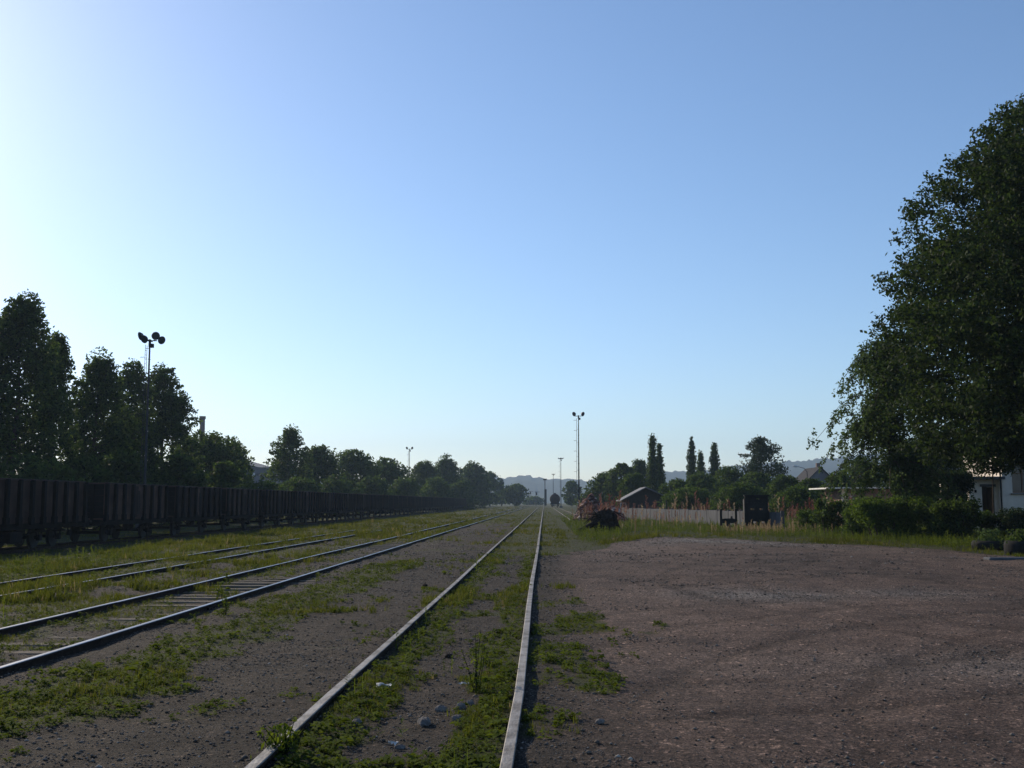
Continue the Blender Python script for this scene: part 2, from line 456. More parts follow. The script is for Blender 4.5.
# ---------------------------------------------------------------- railway tracks
def rail(parent, xf, y0, y1, ztop, head_mat, w=.072, seg=12.5, dull=False, gap=.008):
    """one running rail; xf(y) gives its centreline"""
    mb = MB(); top = MB()
    prof = [(-.062, -.14), (.062, -.14), (.062, -.128), (.011, -.108), (.011, -.036), (w / 2, -.026), (w / 2, -.004), (-w / 2, -.004), (-w / 2, -.026), (-.011, -.036), (-.011, -.108), (-.062, -.128)]
    n = len(prof)
    y = y0
    rng = random.Random(int(abs(xf(30)) * 100))
    while y < y1:
        L = seg if y < 60 else seg * 6
        ye = min(y + L - gap, y1)
        k = 5 if L < 20 else 3
        dz = rng.uniform(-.006, .006)
        pts = [(y + (ye - y) * i / k) for i in range(k + 1)]
        vs = []; fs = []
        for p in pts:
            for (a, b_) in prof: vs.append((xf(p) + a, p, ztop + b_ + dz))
        for i in range(k):
            for j in range(n):
                j2 = (j + 1) % n
                fs.append((i * n + j, i * n + j2, (i + 1) * n + j2, (i + 1) * n + j))
        fs.append(tuple(range(n - 1, -1, -1))); fs.append(tuple(k * n + j for j in range(n)))
        mb.add(vs, fs)
        hv = []; hf = []
        for p in pts:
            for (a, b_) in ((-w / 2, -.004), (-w / 2 + .006, 0.002), (w / 2 - .006, 0.002), (w / 2, -.004)):
                hv.append((xf(p) + a, p, ztop + b_ + dz))
        for i in range(k):
            for j in range(3): hf.append((i * 4 + j, (i + 1) * 4 + j, (i + 1) * 4 + j + 1, i * 4 + j + 1))
        top.add(hv, hf)
        if y < 60:
            for s in (-1, 1):
                mb.box((xf(ye) + s * .026, ye + gap / 2, ztop - .075 + dz), (.022, .6, .06))
                for q in (-.2, -.07, .07, .2): mb.tube([(xf(ye) + s * .037, ye + q, ztop - .075), (xf(ye) + s * .062, ye + q, ztop - .075)], .013, 6)
        y += L
    r = mb.build('rail', M['rail_side'], parent)
    top.build('rail_head', head_mat, r)
    return r
def track(name, label, xc, y0, y1, ztop, head, w, sleepers, zs, jitter=None, gauge=1.5):
    t = empty(name, (0, 0, 0), label, 'railway track', 'parallel tracks of the rail yard')
    for s in (-1, 1):
        f = (lambda y, s=s: xc + s * gauge / 2 + (jitter(y, s) if jitter else 0))
        rail(t, f, y0, y1, ztop, head, w)
    if sleepers:
        rng = random.Random(4)
        base = None
        for i in range(sleepers):
            y = y0 + .5 + i * .66
            if base is None:
                base = MB().box((0, 0, 0), (2.4, .23, .12)).build('sleeper', M['sleeper'], t, bevel=.012)
                o = base
            else:
                o = base.copy(); link(o, t)
            o.location = (xc + rng.uniform(-.05, .05), y, zs + rng.uniform(-.012, .012)); o.rotation_euler = (0, 0, rng.uniform(-.025, .025))
    return t
def jit1(y, s):
    k = np.interp(y, [0, 6.3, 8.9, 13, 16.2, 22, 28, 40, 60, 400], [-.0, 0, .022, .012, -.004, -.015, .0, .012, 0, 0])
    return float(k) * (1 if s > 0 else -.7)
track('railway_track', 'dull grey rails sunk in weeds and dirt beside the gravel lot', -.98, 1.5, 420, 0.05, M['rail_dull'], .078, 0, 0, jit1)
track('railway_track', 'polished track with bare wooden sleepers, second from the gravel lot', -5.78, 4, 420, .085, M['rail_top'], .062, 96, -.072)
track('railway_track', 'overgrown track with thin rails between the wagons and the polished track', -9.72, 8, 60, .060, M['rail_top'], .055, 0, 0, gauge=1.45)
track('railway_track', 'track carrying the long row of open wagons', -22.8, 15, 520, -.38, M['rail_side'], .07, 0, 0)
track('railway_track', 'short piece of track leading to the distant tank wagon', 3.0, 92, 420, .08, M['rail_dull'], .08, 0, 0)

# ---------------------------------------------------------------- wagons
def wheelset(parent, y, xo=.75, r=.46):
    ax = MB().tube([(-1.0, y, r), (1.0, y, r)], .07, 8).build('axle', M['wagon_dark'], parent)
    for s in (-1, 1):
        MB().lathe([(-.065, r * .55), (-.06, r), (.04, r), (.045, r + .03), (.065, r + .028), (.066, .1)], (s * xo, y, r), (-s, 0, 0), 20).build('wheel', M['dark_steel'], ax, smooth=False)
        MB().box((s * 1.02, y, r), (.16, .26, .26)).box((s * 1.0, y - .26, r + .25), (.02, .10, .5), rx=.35).box((s * 1.0, y + .26, r + .25), (.02, .10, .5), rx=-.35).build('axle_box', M['wagon_dark'], ax)
        MB().box((s * 1.04, y, r + .26), (.1, 1.1, .06)).box((s * 1.04, y, r + .32), (.1, .8, .05)).box((s * 1.04, y, r + .37), (.1, .5, .05)).build('leaf_spring', M['wagon_dark'], ax)
def make_wagon(label, box_len, axles, mat, panels, door, tank, rough_top):
    t = empty('open_wagon', (0, 0, 0), label, 'wagon', 'open goods wagons in one long train')
    W = 2.8; z0, z1 = 1.10, 2.86
    h = box_len / 2
    b = MB()
    b.box((0, 0, z0 + .04), (W, box_len, .08))
    nb = 6
    for s in (-1, 1):
        for k in range(nb):
            zz = z0 + .08 + (z1 - z0 - .08) * (k + .5) / nb
            b.box((s * (W / 2 - .03), 0, zz), (.05, box_len, (z1 - z0 - .08) / nb - .012))
        b.box((s * (W / 2 - .062), 0, (z0 + z1) / 2), (.012, box_len - .1, z1 - z0 - .1))
    b.build('body', mat, t)
    for s in (-1, 1):
        e_ = MB()
        for k in range(nb): e_.box((0, s * (h - .03), z0 + .08 + (z1 - z0 - .08) * (k + .5) / nb), (W - .12, .05, (z1 - z0 - .08) / nb - .006))
        for q in (-.8, 0, .8): e_.box((q, s * (h + .03), (z0 + z1) / 2), (.12, .09, z1 - z0))
        e_.build('end_panel', M['wagon_dark'], t)  # darker than the sides: shade of the wagon gaps put into the colour
    rm = MB()
    for s in (-1, 1):
        rm.box((s * (W / 2 - .01), 0, z1 + .03), (.10, box_len + .04, .08))
        rm.box((0, s * (h - .01), z1 + .028), (W - .12, .10, .076))
    rm.build('top_rim', M['wagon_b'], t, bevel=.01)
    # stakes
    st = None
    gap = 1.56 if door else 0
    ysl = []
    half = (box_len - gap) / 2
    for sgn in (-1, 1):
        for k in range(panels + 1):
            ysl.append(sgn * (gap / 2 + half * k / panels - (.06 if k == panels else 0)))
    ysl = sorted(set(round(v, 3) for v in ysl))
    for s in (-1, 1):
        for yy in ysl:
            if st is None:
                st = MB().box((0, 0, 0), (.14, .19, z1 - z0 + .1)).box((0, 0, -.75), (.17, .30, .3)).build('stake', M['wagon_dark'], t); o = st
            else:
                o = st.copy(); link(o, t); CHILD.setdefault(t.name, []).append(o)
            o.location = (s * (W / 2 + .07), yy, (z0 + z1) / 2 - .02)
    if door:
        for s in (-1, 1):
            for q in (-1, 1):
                d = MB().box((s * (W / 2 + .02), q * .36, (z0 + z1) / 2 + .02), (.035, .70, z1 - z0 - .16)).box((s * (W / 2 + .03), q * .36, (z0 + z1) / 2 + .02), (.03, .08, z1 - z0 - .2), rx=q * .33)
                dd = d.build('door', mat, t)
                MB().tube([(s * (W / 2 + .07), q * .1, z0 + .25), (s * (W / 2 + .07), q * .1, z1 - .3)], .018, 6).build('door_bar', M['dark_steel'], dd)
    u = MB()
    for s in (-1, 1):
        u.box((s * 1.28, 0, z0 - .13), (.09, box_len + .5, .24)); u.box((s * .5, 0, z0 - .13), (.09, box_len + .5, .24))
        u.box((0, s * (h + .28), z0 - .12), (2.66, .1, .3))
    for k in np.linspace(-h + .5, h - .5, 6): u.box((0, float(k), z0 - .14), (2.45, .08, .18))
    for s in (-1, 1):
        u.tube([(s * 1.1, -h * .45, z0 - .25), (s * 1.1, -h * .16, z0 - .55), (s * 1.1, h * .16, z0 - .55), (s * 1.1, h * .45, z0 - .25)], .035, 6)
    u.build('underframe', M['wagon_dark'], t)
    for a in axles: wheelset(t, a)
    for e in (-1, 1):
        for s in (-1, 1):
            MB().lathe([(0, .09), (.3, .08), (.3, .06), (.52, .06), (.52, .2), (.56, .22), (.58, .1)], (s * .875, e * (h + .33), z0 - .1), (0, e, 0), 14).build('buffer', M['dark_steel'], t)
        MB().tube([(0, e * (h + .3), z0 - .12), (0, e * (h + .55), z0 - .2), (0, e * (h + .88), z0 - .17)], .035, 6).build('coupling', M['dark_steel'], t)
    if tank:
        MB().lathe([(-.55, .1), (-.5, .22), (.5, .22), (.55, .1)], (.75, 0, .62), (0, 1, 0), 14).box((1.15, 0, .55), (.5, 1.0, .45)).build('brake_gear', M['wagon_dark'], t)
        MB().box((1.3, -.1, .35), (.06, .9, .12)).build('step', M['wagon_dark'], t)
    else:
        MB().lathe([(-.4, .08), (-.36, .17), (.36, .17), (.4, .08)], (.6, .9, .7), (0, 1, 0), 12).build('brake_gear', M['wagon_dark'], t)
        MB().box((1.36, h - .5, .62), (.16, .4, .03)).box((1.36, h - .68, .8), (.02, .03, .36)).box((1.36, h - .32, .8), (.02, .03, .36)).build('step', M['wagon_dark'], t)
    return t
RZ = -.38
XW = -22.85
w1 = make_wagon('long eight-wheeled open wagon with closely spaced stakes, cut by the picture edge', 12.8, [-4.6, -2.8, 2.8, 4.6], M['wagon'], 6, False, True, 0)
w1.location = (XW, 43.7, RZ)
wa = make_wagon('', 8.5, [-2.6, 2.6], M['wagon'], 3, True, False, 0)
wb = None
def cargo(parent_loc, seed, label):
    rng = np.random.RandomState(seed)
    nx_, ny_ = 9, 26
    xs_ = np.linspace(-1.3, 1.3, nx_); ys_ = np.linspace(-4.3, 4.3, ny_)
    XX, YY = np.meshgrid(xs_, ys_)
    zz = 2.66 + .28 * (1 - (XX / 1.32) ** 2) * (1 - (YY / 4.35) ** 4) * (.55 + .9 * fbm(XX * 1.2 + seed, YY * .7 + seed)) + rng.rand(ny_, nx_) * .03
    ii = np.arange(nx_ * ny_).reshape(ny_, nx_)
    f = np.stack([ii[:-1, :-1], ii[:-1, 1:], ii[1:, 1:], ii[1:, :-1]], -1).reshape(-1, 4)
    # underside so the heap is a closed body
    V = np.stack([XX, YY, zz], -1).reshape(-1, 3); n0 = len(V)
    V2 = V.copy(); V2[:, 2] = 1.3
    f2 = f[:, ::-1] + n0
    ring = list(ii[0, :]) + list(ii[1:, -1]) + list(ii[-1, -2::-1]) + list(ii[-2:0:-1, 0])
    side = [(ring[k], ring[(k + 1) % len(ring)], ring[(k + 1) % len(ring)] + n0, ring[k] + n0) for k in range(len(ring))]
    F_ = np.concatenate([f, f2, np.array(side)[:, ::-1]])
    o = np_mesh('coal_load', np.concatenate([V, V2]), F_.ravel(), 4, M['soil'])
    o.location = parent_loc
    tag(o, label, 'load', 'dark loads heaped in the wagons')
names = ['short open wagon with a pale rim strip, just behind the long eight-wheeled wagon', 'short open wagon in front of the slender trunk-thin mast with four lamps', 'fourth wagon of the train counted from the picture edge',
         'fifth wagon of the train counted from the picture edge', 'sixth wagon of the train counted from the picture edge', 'seventh wagon of the train counted from the picture edge',
         'eighth wagon of the train, below the square block beyond the trees', 'ninth wagon of the train, below the gap between the trees', 'tenth wagon of the train counted from the picture edge']
N_W = 27
for i in range(N_W):
    o = wa if i == 0 else copy_tree(wa)
    yc = 56.7 + 10.2 * i
    o.location = (XW, yc, RZ); o.rotation_euler = (0, 0, 0)
    if i == 5 or i == 7 or i == 12: o.rotation_euler = (0, 0, math.pi)
    o['label'] = names[i] if i < len(names) else ('last open wagon at the far end of the train' if i == N_W - 1 else 'open wagon in the distant half of the train, one of many alike')
    o['category'] = 'wagon'; o['group'] = 'open goods wagons in one long train'
    if i in (8, 10, 13, 14, 16, 17, 19, 22):
        cargo((XW, yc, RZ), i, 'dark heaped load showing over a distant wagon rim')

# distant tank wagon
def tank_wagon():
    y0 = 300; x = 3.0; t = empty('tank_wagon', (x, y0, .08), 'dark round-ended tank wagon standing far down the track', 'wagon')
    MB().lathe([(-.35, .2), (-.28, .8), (-.12, 1.25), (0, 1.42), (9.5, 1.42), (9.65, 1.25), (9.8, .6)], (0, .6, 2.35), (0, 1, 0), 28).build('tank', M['wagon_b'], t, smooth=True)
    u = MB()
    for s in (-1, 1): u.box((s * 1.0, 5, .98), (.14, 10.2, .26))
    for yy in (0, 10): u.box((0, yy, 1.0), (2.6, .12, .34))
    for yy in (1.8, 8.2): u.box((0, yy, 1.35), (2.2, .4, .5))
    u.build('underframe', M['wagon_dark'], t)
    for a in (1.2, 3.0, 7.0, 8.8): wheelset(t, a)
    for s in (-1, 1): MB().lathe([(0, .09), (.3, .08), (.5, .06), (.5, .2), (.56, .22)], (s * .875, -.06, 1.0), (0, -1, 0), 14).build('buffer', M['dark_steel'], t)
    MB().lathe([(0, .3), (.25, .3), (.3, .2)], (0, 5, 3.72), (0, 0, 1), 14).build('hatch', M['wagon_dark'], t)
    lb = MB()
    for s in (-.2, .2): lb.tube([(s, .1, 1.1), (s, .1, 3.6)], .02, 6)
    for k in range(8): lb.tube([(-.2, .1, 1.3 + .3 * k), (.2, .1, 1.3 + .3 * k)], .015, 5)
    lb.build('ladder', M['wagon_dark'], t)
tank_wagon()

# ---------------------------------------------------------------- light masts
def mast(x, y, H, label, zb=0, rz=0, four=True, flat=False):
    t = empty('light_mast', (x, y, zb), label, 'light mast', 'tall yard light masts', rz)
    MB().box((0, 0, .15), (.9, .9, .5)).build('base', M['concrete'], t)
    p = MB()
    nseg = 10
    p.tube([(0, 0, .3 + (H - .3) * k / nseg) for k in range(nseg + 1)], [.125 - .065 * k / nseg for k in range(nseg + 1)], 10)
    for k in range(1, nseg): p.tube([(0, 0, .3 + (H - .3) * k / nseg - .03), (0, 0, .3 + (H - .3) * k / nseg + .03)], .15 - .065 * k / nseg, 10)
    p.build('pole', M['steel'], t, smooth=False)
    l_ = MB()
    for s in (-.18, .18): l_.tube([(-.30, s, 1.6), (-.28, s, H - .3)], .02, 5)
    k = 1.8
    while k < H - .4:
        l_.tube([(-.30, -.18, k), (-.30, .18, k)], .013, 5); k += .35
    for k in np.arange(2.2, H - .5, 2.0): l_.tube([(-.3, 0, float(k)), (0, 0, float(k))], .018, 5)
    for k in np.arange(3, H - .5, 1.5):
        pts = [(-.3 - .42 * math.sin(a), .3 * math.cos(a) , float(k)) for a in np.linspace(0, math.pi, 7)]
        l_.tube(pts, .012, 5)
    l_.build('ladder', M['steel'], t)
    hd = MB()
    hd.tube([(0, 0, H - .3), (0, 0, H + .15)], .1, 10)
    hd.tube([(-.55, 0, H + .05), (.55, 0, H + .05)], .045, 8)
    hd.tube([(0, -.5, H + .05), (0, .5, H + .05)], .045, 8)
    hd.box((.12, .02, H - .35), (.34, .3, .3))
    hd.build('lamp_bracket', M['dark_steel'], t)
    dirs = [(-.62, -.1, .34, (-.65, -.62, -.28)), (.62, -.1, .34, (.65, -.62, -.28))]
    if four: dirs = [(-.72, -.1, .42, (-.65, -.62, -.28)), (.40, .1, .46, (.45, -.72, -.28)), (-.26, -.45, .12, (-.3, -.85, -.35)), (.80, .3, .14, (.75, -.55, -.3))]
    if flat: dirs = [(-.6, 0, .2, (-.5, 0, -.9)), (.6, 0, .2, (.5, 0, -.9)), (0, -.5, .2, (0, -.5, -.9))]
    for (dx, dy, dz, d) in dirs:
        f = MB().lathe([(-.20, .07), (-.16, .20), (-.02, .30), (.05, .33), (.07, .33), (.07, .25)], (dx, dy, H + dz), d, 18).build('floodlight', M['lamp'], t, smooth=False)
        dv = Vector(d).normalized()
        MB().lathe([(0, .29), (.01, .29)], Vector((dx, dy, H + dz)) + dv * .075, d, 18).build('lens', M['glass'], f)
        MB().tube([(dx * .7, dy * .7, H + .05), (dx, dy, H + dz - .1)], .03, 6).build('yoke', M['dark_steel'], f)
    return t
def mast_px(px, ytop, Y, label, zb=0, **k):
    return mast(AX(px, Y), Y, AZ(px, ytop, Y) - zb - .35, label, zb, **k)
mast_px(144, 337, 84, 'tall mast with four round floodlights rising before the dark trees behind the wagons', -.5)
mast_px(409, 448, 262, 'slender distant mast with paired floodlights above the tree row behind the wagons', -.5, four=False)
mast_px(579, 414, 158, 'tall mast with two round floodlights beside the pinkish rubble heap', 0, four=False)
mast_px(561, 458, 318, 'mid-distance mast with flat lamp head just beyond the tank wagon', 0, flat=True)
mast_px(553.5, 474, 500, 'farthest lit mast with flat head rising straight above the tank wagon', 0, flat=True)
def signal(px, ytop, Y, label, arm):
    t = empty('signal_post', (AX(px, Y), Y, 0), label, 'signal post')
    H = AZ(px, ytop, Y)
    MB().tube([(0, 0, 0), (0, 0, H)], .16, 8).build('post', M['steel'], t)
    if arm: MB().box((.6, 0, H - .2), (2.2, .14, .14)).box((.3, -.1, H - 1.0), (.5, .3, 1.1)).build('arm', M['dark_steel'], t)
    else:
        MB().box((0, -.1, H - .2), (1.4, .5, .6)).build('lamp_head', M['dark_steel'], t)
        MB().box((.2, 0, H * .32), (.9, .7, H * .6)).build('relay_cabinet', M['dark_steel'], t)
signal(545, 479, 430, 'thin post with a small head and dark cabinet, between hills and tracks', False)
signal(536, 491.5, 470, 'low post with a sideways arm in front of the hills', True)
signal(530, 491, 560, 'second low armed post, farther and fainter against the hills', True)

# ---------------------------------------------------------------- trees
def leaf_cards(rng, C, size, up=.0, asp=.6):
    """diamond leaf cards at points C -> verts, faces, tint"""
    n = len(C)
    a = rng.normal(size=(n, 3)); a /= np.linalg.norm(a, axis=1)[:, None]
    b = rng.normal(size=(n, 3)); b[:, 2] += up
    b -= (a * b).sum(1)[:, None] * a; b /= np.linalg.norm(b, axis=1)[:, None] + 1e-9
    s = size * (.6 + .8 * rng.rand(n))[:, None]
    V = np.stack([C - a * s * .5, C - b * s * asp * .5 + a * s * .05, C + a * s * .55, C + b * s * asp * .5 + a * s * .05], 1)
    t = np.repeat(np.clip(rng.normal(.45, .22, n), 0, 1), 4)
    return V.reshape(-1, 3), np.arange(4 * n), t
def crown_cloud(rng, H, z0, rad, prof, nclump, csize, nleaf, squash=.8, core=.35, loose=.12):
    t = rng.rand(nclump) ** .9; ang = rng.rand(nclump) * 2 * math.pi
    rr = prof(t) * rad * np.sqrt(core ** 2 + (1 - core ** 2) * rng.rand(nclump))
    cz = z0 + (H - z0) * t
    C = np.stack([rr * np.cos(ang), rr * np.sin(ang), cz], -1)
    cs = csize * (.38 + 1.15 * rng.rand(nclump) ** 1.3)
    wts = cs ** 2; k = rng.choice(nclump, nleaf, p=wts / wts.sum())
    d = rng.normal(size=(nleaf, 3)); d /= np.linalg.norm(d, axis=1)[:, None]
    d *= (rng.rand(nleaf) ** .45)[:, None]; d[:, 2] *= squash
    P = C[k] + d * cs[k][:, None]
    m_ = int(nleaf * loose)                                   # loose twigs all through the envelope
    t2 = rng.rand(m_) ** .85; a2 = rng.rand(m_) * 6.2832; r2 = prof(t2) * rad * (.25 + .75 * rng.rand(m_) ** .6) * (.72 + .45 * fbm(a2 * 2.2, t2 * 9 + rad))
    P[:m_] = np.stack([r2 * np.cos(a2), r2 * np.sin(a2), z0 + (H - z0) * t2 * .97], -1)
    n2 = int(nleaf * .24); kt = nclump * 4            # small ragged sprays poking out of the crown
    t3 = rng.rand(kt) ** .85; a3 = rng.rand(kt) * 6.2832; r3 = prof(t3) * (rad + csize * .55) * rng.uniform(.82, 1.12, kt)
    Q = np.stack([r3 * np.cos(a3), r3 * np.sin(a3), z0 + (H + csize * .5 - z0) * t3], -1); kk = rng.randint(kt, size=n2)
    out = Q[kk] * np.array([1, 1, 0]); out /= np.linalg.norm(out, axis=1)[:, None] + 1e-6; out[:, 2] = .6 * rng.rand(kt)[kk] * (t3[kk] > .4)
    P[-n2:] = Q[kk] + out * (rng.rand(n2)[:, None] - .4) * csize * .6 + rng.normal(size=(n2, 3)) * csize * .11
    P[:, 2] = np.clip(P[:, 2], .15, None)
    return C, P
PROF = {
    'round': lambda t: np.sqrt(np.clip(1 - (2 * t - .95) ** 2 * .98, .02, 1)),
    'tall': lambda t: np.interp(t, [0, .15, .4, .65, .85, 1], [.8, .95, 1, .85, .55, .15]),
    'poplar': lambda t: np.interp(t, [0, .25, .5, .75, .9, 1], [.7, 1, .92, .65, .35, .05]),
    'cone': lambda t: np.clip(1.02 - t, .04, 1),
    'bush': lambda t: np.sqrt(np.clip(1 - t ** 2, .05, 1)),
}
def tree(name, x, y, H, rad, kind, label, cat, mat, nleaf, leaf, nclump=40, csize=None, zb=0, group=None, trunk_r=None, z0=None, seed=0, cfun=None, limbs=12, sxy=None, loose=.12, squash=.8):
    rng = np.random.RandomState(seed + 11)
    t = empty(name, (x, y, zb), label, cat, group)
    z0 = H * .22 if z0 is None else z0
    csize = csize or rad * .36
    prof = cfun or PROF[kind]
    # clumps stay inside the envelope: shrink by their own size
    C, P = crown_cloud(rng, H - csize * .55, z0, max(rad - csize * .5, .1), prof, nclump, csize, nleaf, loose=.6 if kind in ('poplar', 'cone') else loose, squash=1.35 if kind in ('poplar', 'cone', 'tall') else squash)
    if sxy: P[:, 0] *= sxy[0]; P[:, 1] *= sxy[1]; C[:, 0] *= sxy[0]; C[:, 1] *= sxy[1]
    V, f, tint = leaf_cards(rng, P, leaf)
    np_mesh('crown', V, f, 4, mat, t, tint)
    tr = trunk_r or H * .017
    mb = MB()
    hs = [0, .12, .3, .5, .7, .88]
    wob = [(0, 0)] + [(rng.normal() * H * .008, rng.normal() * H * .008) for _ in hs[1:]]
    pts = [(wob[i][0], wob[i][1], -.25 + H * h if i == 0 else H * h) for i, h in enumerate(hs)]
    mb.tube(pts, [tr * 1.25, tr, tr * .8, tr * .6, tr * .35, tr * .12], 9)
    for k in rng.choice(len(C), min(limbs, len(C)), replace=False):
        c = C[k]; zs = max(min(c[2] - .25 * math.hypot(c[0], c[1]) - .3, H * .8), min(z0 * .8, c[2]))
        q = zs / H; base = Vector((0, 0, zs)); e = Vector(c); md = base.lerp(e, .5) + Vector((0, 0, -.04 * (e - base).length))
        r0 = tr * max(.12, .55 * (1 - q))
        mb.tube([base, md, e], [r0, r0 * .6, r0 * .2], 6)
    mb.build('trunk', M['bark'], t, smooth=True)
    return t
def tree_px(name, px, ytop, Y, wpx, kind, label, cat, mat, nleaf, leaf, zb=0, **k):
    x = AX(px, Y); H = AZ(px, ytop, Y) - zb
    return tree(name, x, Y, H, wpx / 2 / F * Y, kind, label, cat, mat, nleaf, leaf, zb=zb, **k)
GL = 'trees standing behind the wagon row'
# (px, ytop, Y, width px, kind, leaves, leaf size)
L = [
 (-70, 300, 78, 130, 'tall', 15000, .34, 'dark tree reaching past the picture edge behind the long wagon'),
 (12, 292, 82, 78, 'tall', 17000, .32, 'tallest dark tree at the picture edge above the long wagon'),
 (48, 330, 88, 44, 'tall', 8000, .32, 'narrow dark tree leaning against the tallest tree behind the wagons'),
 (95, 352, 96, 58, 'tall', 13000, .34, 'leafy dark tree between the tallest tree and the four-lamp mast'),
 (128, 356, 104, 46, 'tall', 9000, .34, 'bushy tree directly behind the four-lamp mast'),
 (160, 362, 110, 60, 'tall', 13000, .36, 'loose-crowned tree just past the four-lamp mast, sloping down to its side'),
 (205, 424, 128, 70, 'round', 10000, .40, 'low broad tree in front of the brick chimney'),
 (232, 434, 138, 34, 'tall', 5000, .40, 'small rounded tree between the chimney and the grey factory block'),
 (288, 428, 168, 42, 'tall', 6000, .46, 'open-crowned tree with sky showing through, beside the grey factory block'),
 (318, 443, 184, 40, 'tall', 7000, .5, 'full green tree next in the row after the open-crowned tree'),
 (352, 447, 208, 44, 'round', 7000, .55, 'broad tree with two tops in the middle of the row behind the wagons'),
 (386, 456, 232, 44, 'round', 6500, .6, 'wide low tree just before the slender distant mast'),
 (424, 459, 276, 30, 'tall', 5000, .65, 'upright tree just after the slender distant mast'),
 (447, 457, 310, 30, 'tall', 5000, .7, 'upright tree with a pointed top, second after the slender distant mast'),
 (473, 461, 360, 30, 'tall', 5500, .8, 'last tall tree of the row, above the end of the train'),
]
for i, (px, yt, Y_, wp, kd, nl, lf, lb) in enumerate(L):
    wp *= 1.2; yt += 7 if i < 6 else (9 if i in (6, 7) else 3)
    tree_px('tree', px, yt, Y_, wp, kd, lb, 'tree', M['leaf_a'], int(nl * 1.9), lf * .85, zb=-.5, group=GL, nclump=90 if i not in (5, 8) else 70, csize=wp / 2 / F * Y_ * (.30 if i not in (5, 8) else .25), z0=1.0, seed=i, limbs=14)
# lower growth filling between trunks, behind the train
ub = [(-30, 452, 66, 90), (35, 455, 70, 90), (85, 455, 78, 60), (125, 452, 86, 60), (178, 455, 98, 60), (222, 462, 112, 52), (262, 482, 134, 60), (300, 478, 150, 50), (338, 476, 172, 46), (372, 477, 196, 44), (405, 479, 220, 40), (435, 478, 262, 40), (460, 480, 300, 34)]
for i, (px, yt, Y_, wp) in enumerate(ub):
    tree_px('bush', px, yt, Y_, wp, 'bush', ['shaded undergrowth bush behind the wagons under the tallest tree', 'wide dark bush behind the long eight-wheeled wagon', 'dark bush behind the gap after the long wagon', 'bush at the foot of the four-lamp mast', 'bush filling the space under the loose-crowned tree', 'bush under the low broad tree by the chimney', 'sunlit low bush before the grey factory block', 'bush under the open-crowned tree', 'low bush above the wagons in the middle of the row', 'low bush under the broad two-topped tree', 'small bush near the slender distant mast', 'small far bush beyond the slender distant mast', 'last small bush at the end of the wagon row'][i],
            'bush', M['leaf_b'] if i > 4 else M['leaf_a'], 5000, .26 + Y_ * .001, zb=-.5, group='bushes behind the wagon row', nclump=24, csize=wp / 2 / F * Y_ * .34, z0=.3, seed=60 + i, limbs=6)
# farther trees around the vanishing point
fr = [
 ('tree', 490, 473, 430, 24, 'round', 'dark tree just past the last tall tree of the row', 'leaf_a', 3500, .9, 'far trees near the vanishing point'),
 ('conifer_tree', 501.5, 479, 480, 12, 'cone', 'small pointed conifer against the blue hills', 'leaf_e', 2500, .8, None),
 ('tree', 515, 484.5, 440, 26, 'round', 'low rounded tree to the side of the small pointed conifer', 'leaf_a', 4000, .9, 'far trees near the vanishing point'),
 ('tree', 534, 497, 620, 22, 'bush', 'very low distant tree clump at the end of the tracks', 'leaf_a', 1600, 1.1, 'far trees near the vanishing point'),
 ('tree', 572, 481, 400, 17, 'round', 'single rounded tree between the flat-headed mast and the two-lamp mast', 'leaf_a', 3000, .8, 'far trees near the vanishing point'),
]
for i, (nm, px, yt, Y_, wp, kd, lb, mt, nl, lf, gp) in enumerate(fr):
    tree_px(nm, px, yt, Y_, wp, kd, lb, 'tree', M[mt], nl, lf, group=gp, nclump=30, csize=wp / 2 / F * Y_ * .34, z0=.8, seed=90 + i, limbs=6)
GR = 'trees and bushes beyond the grey wall'
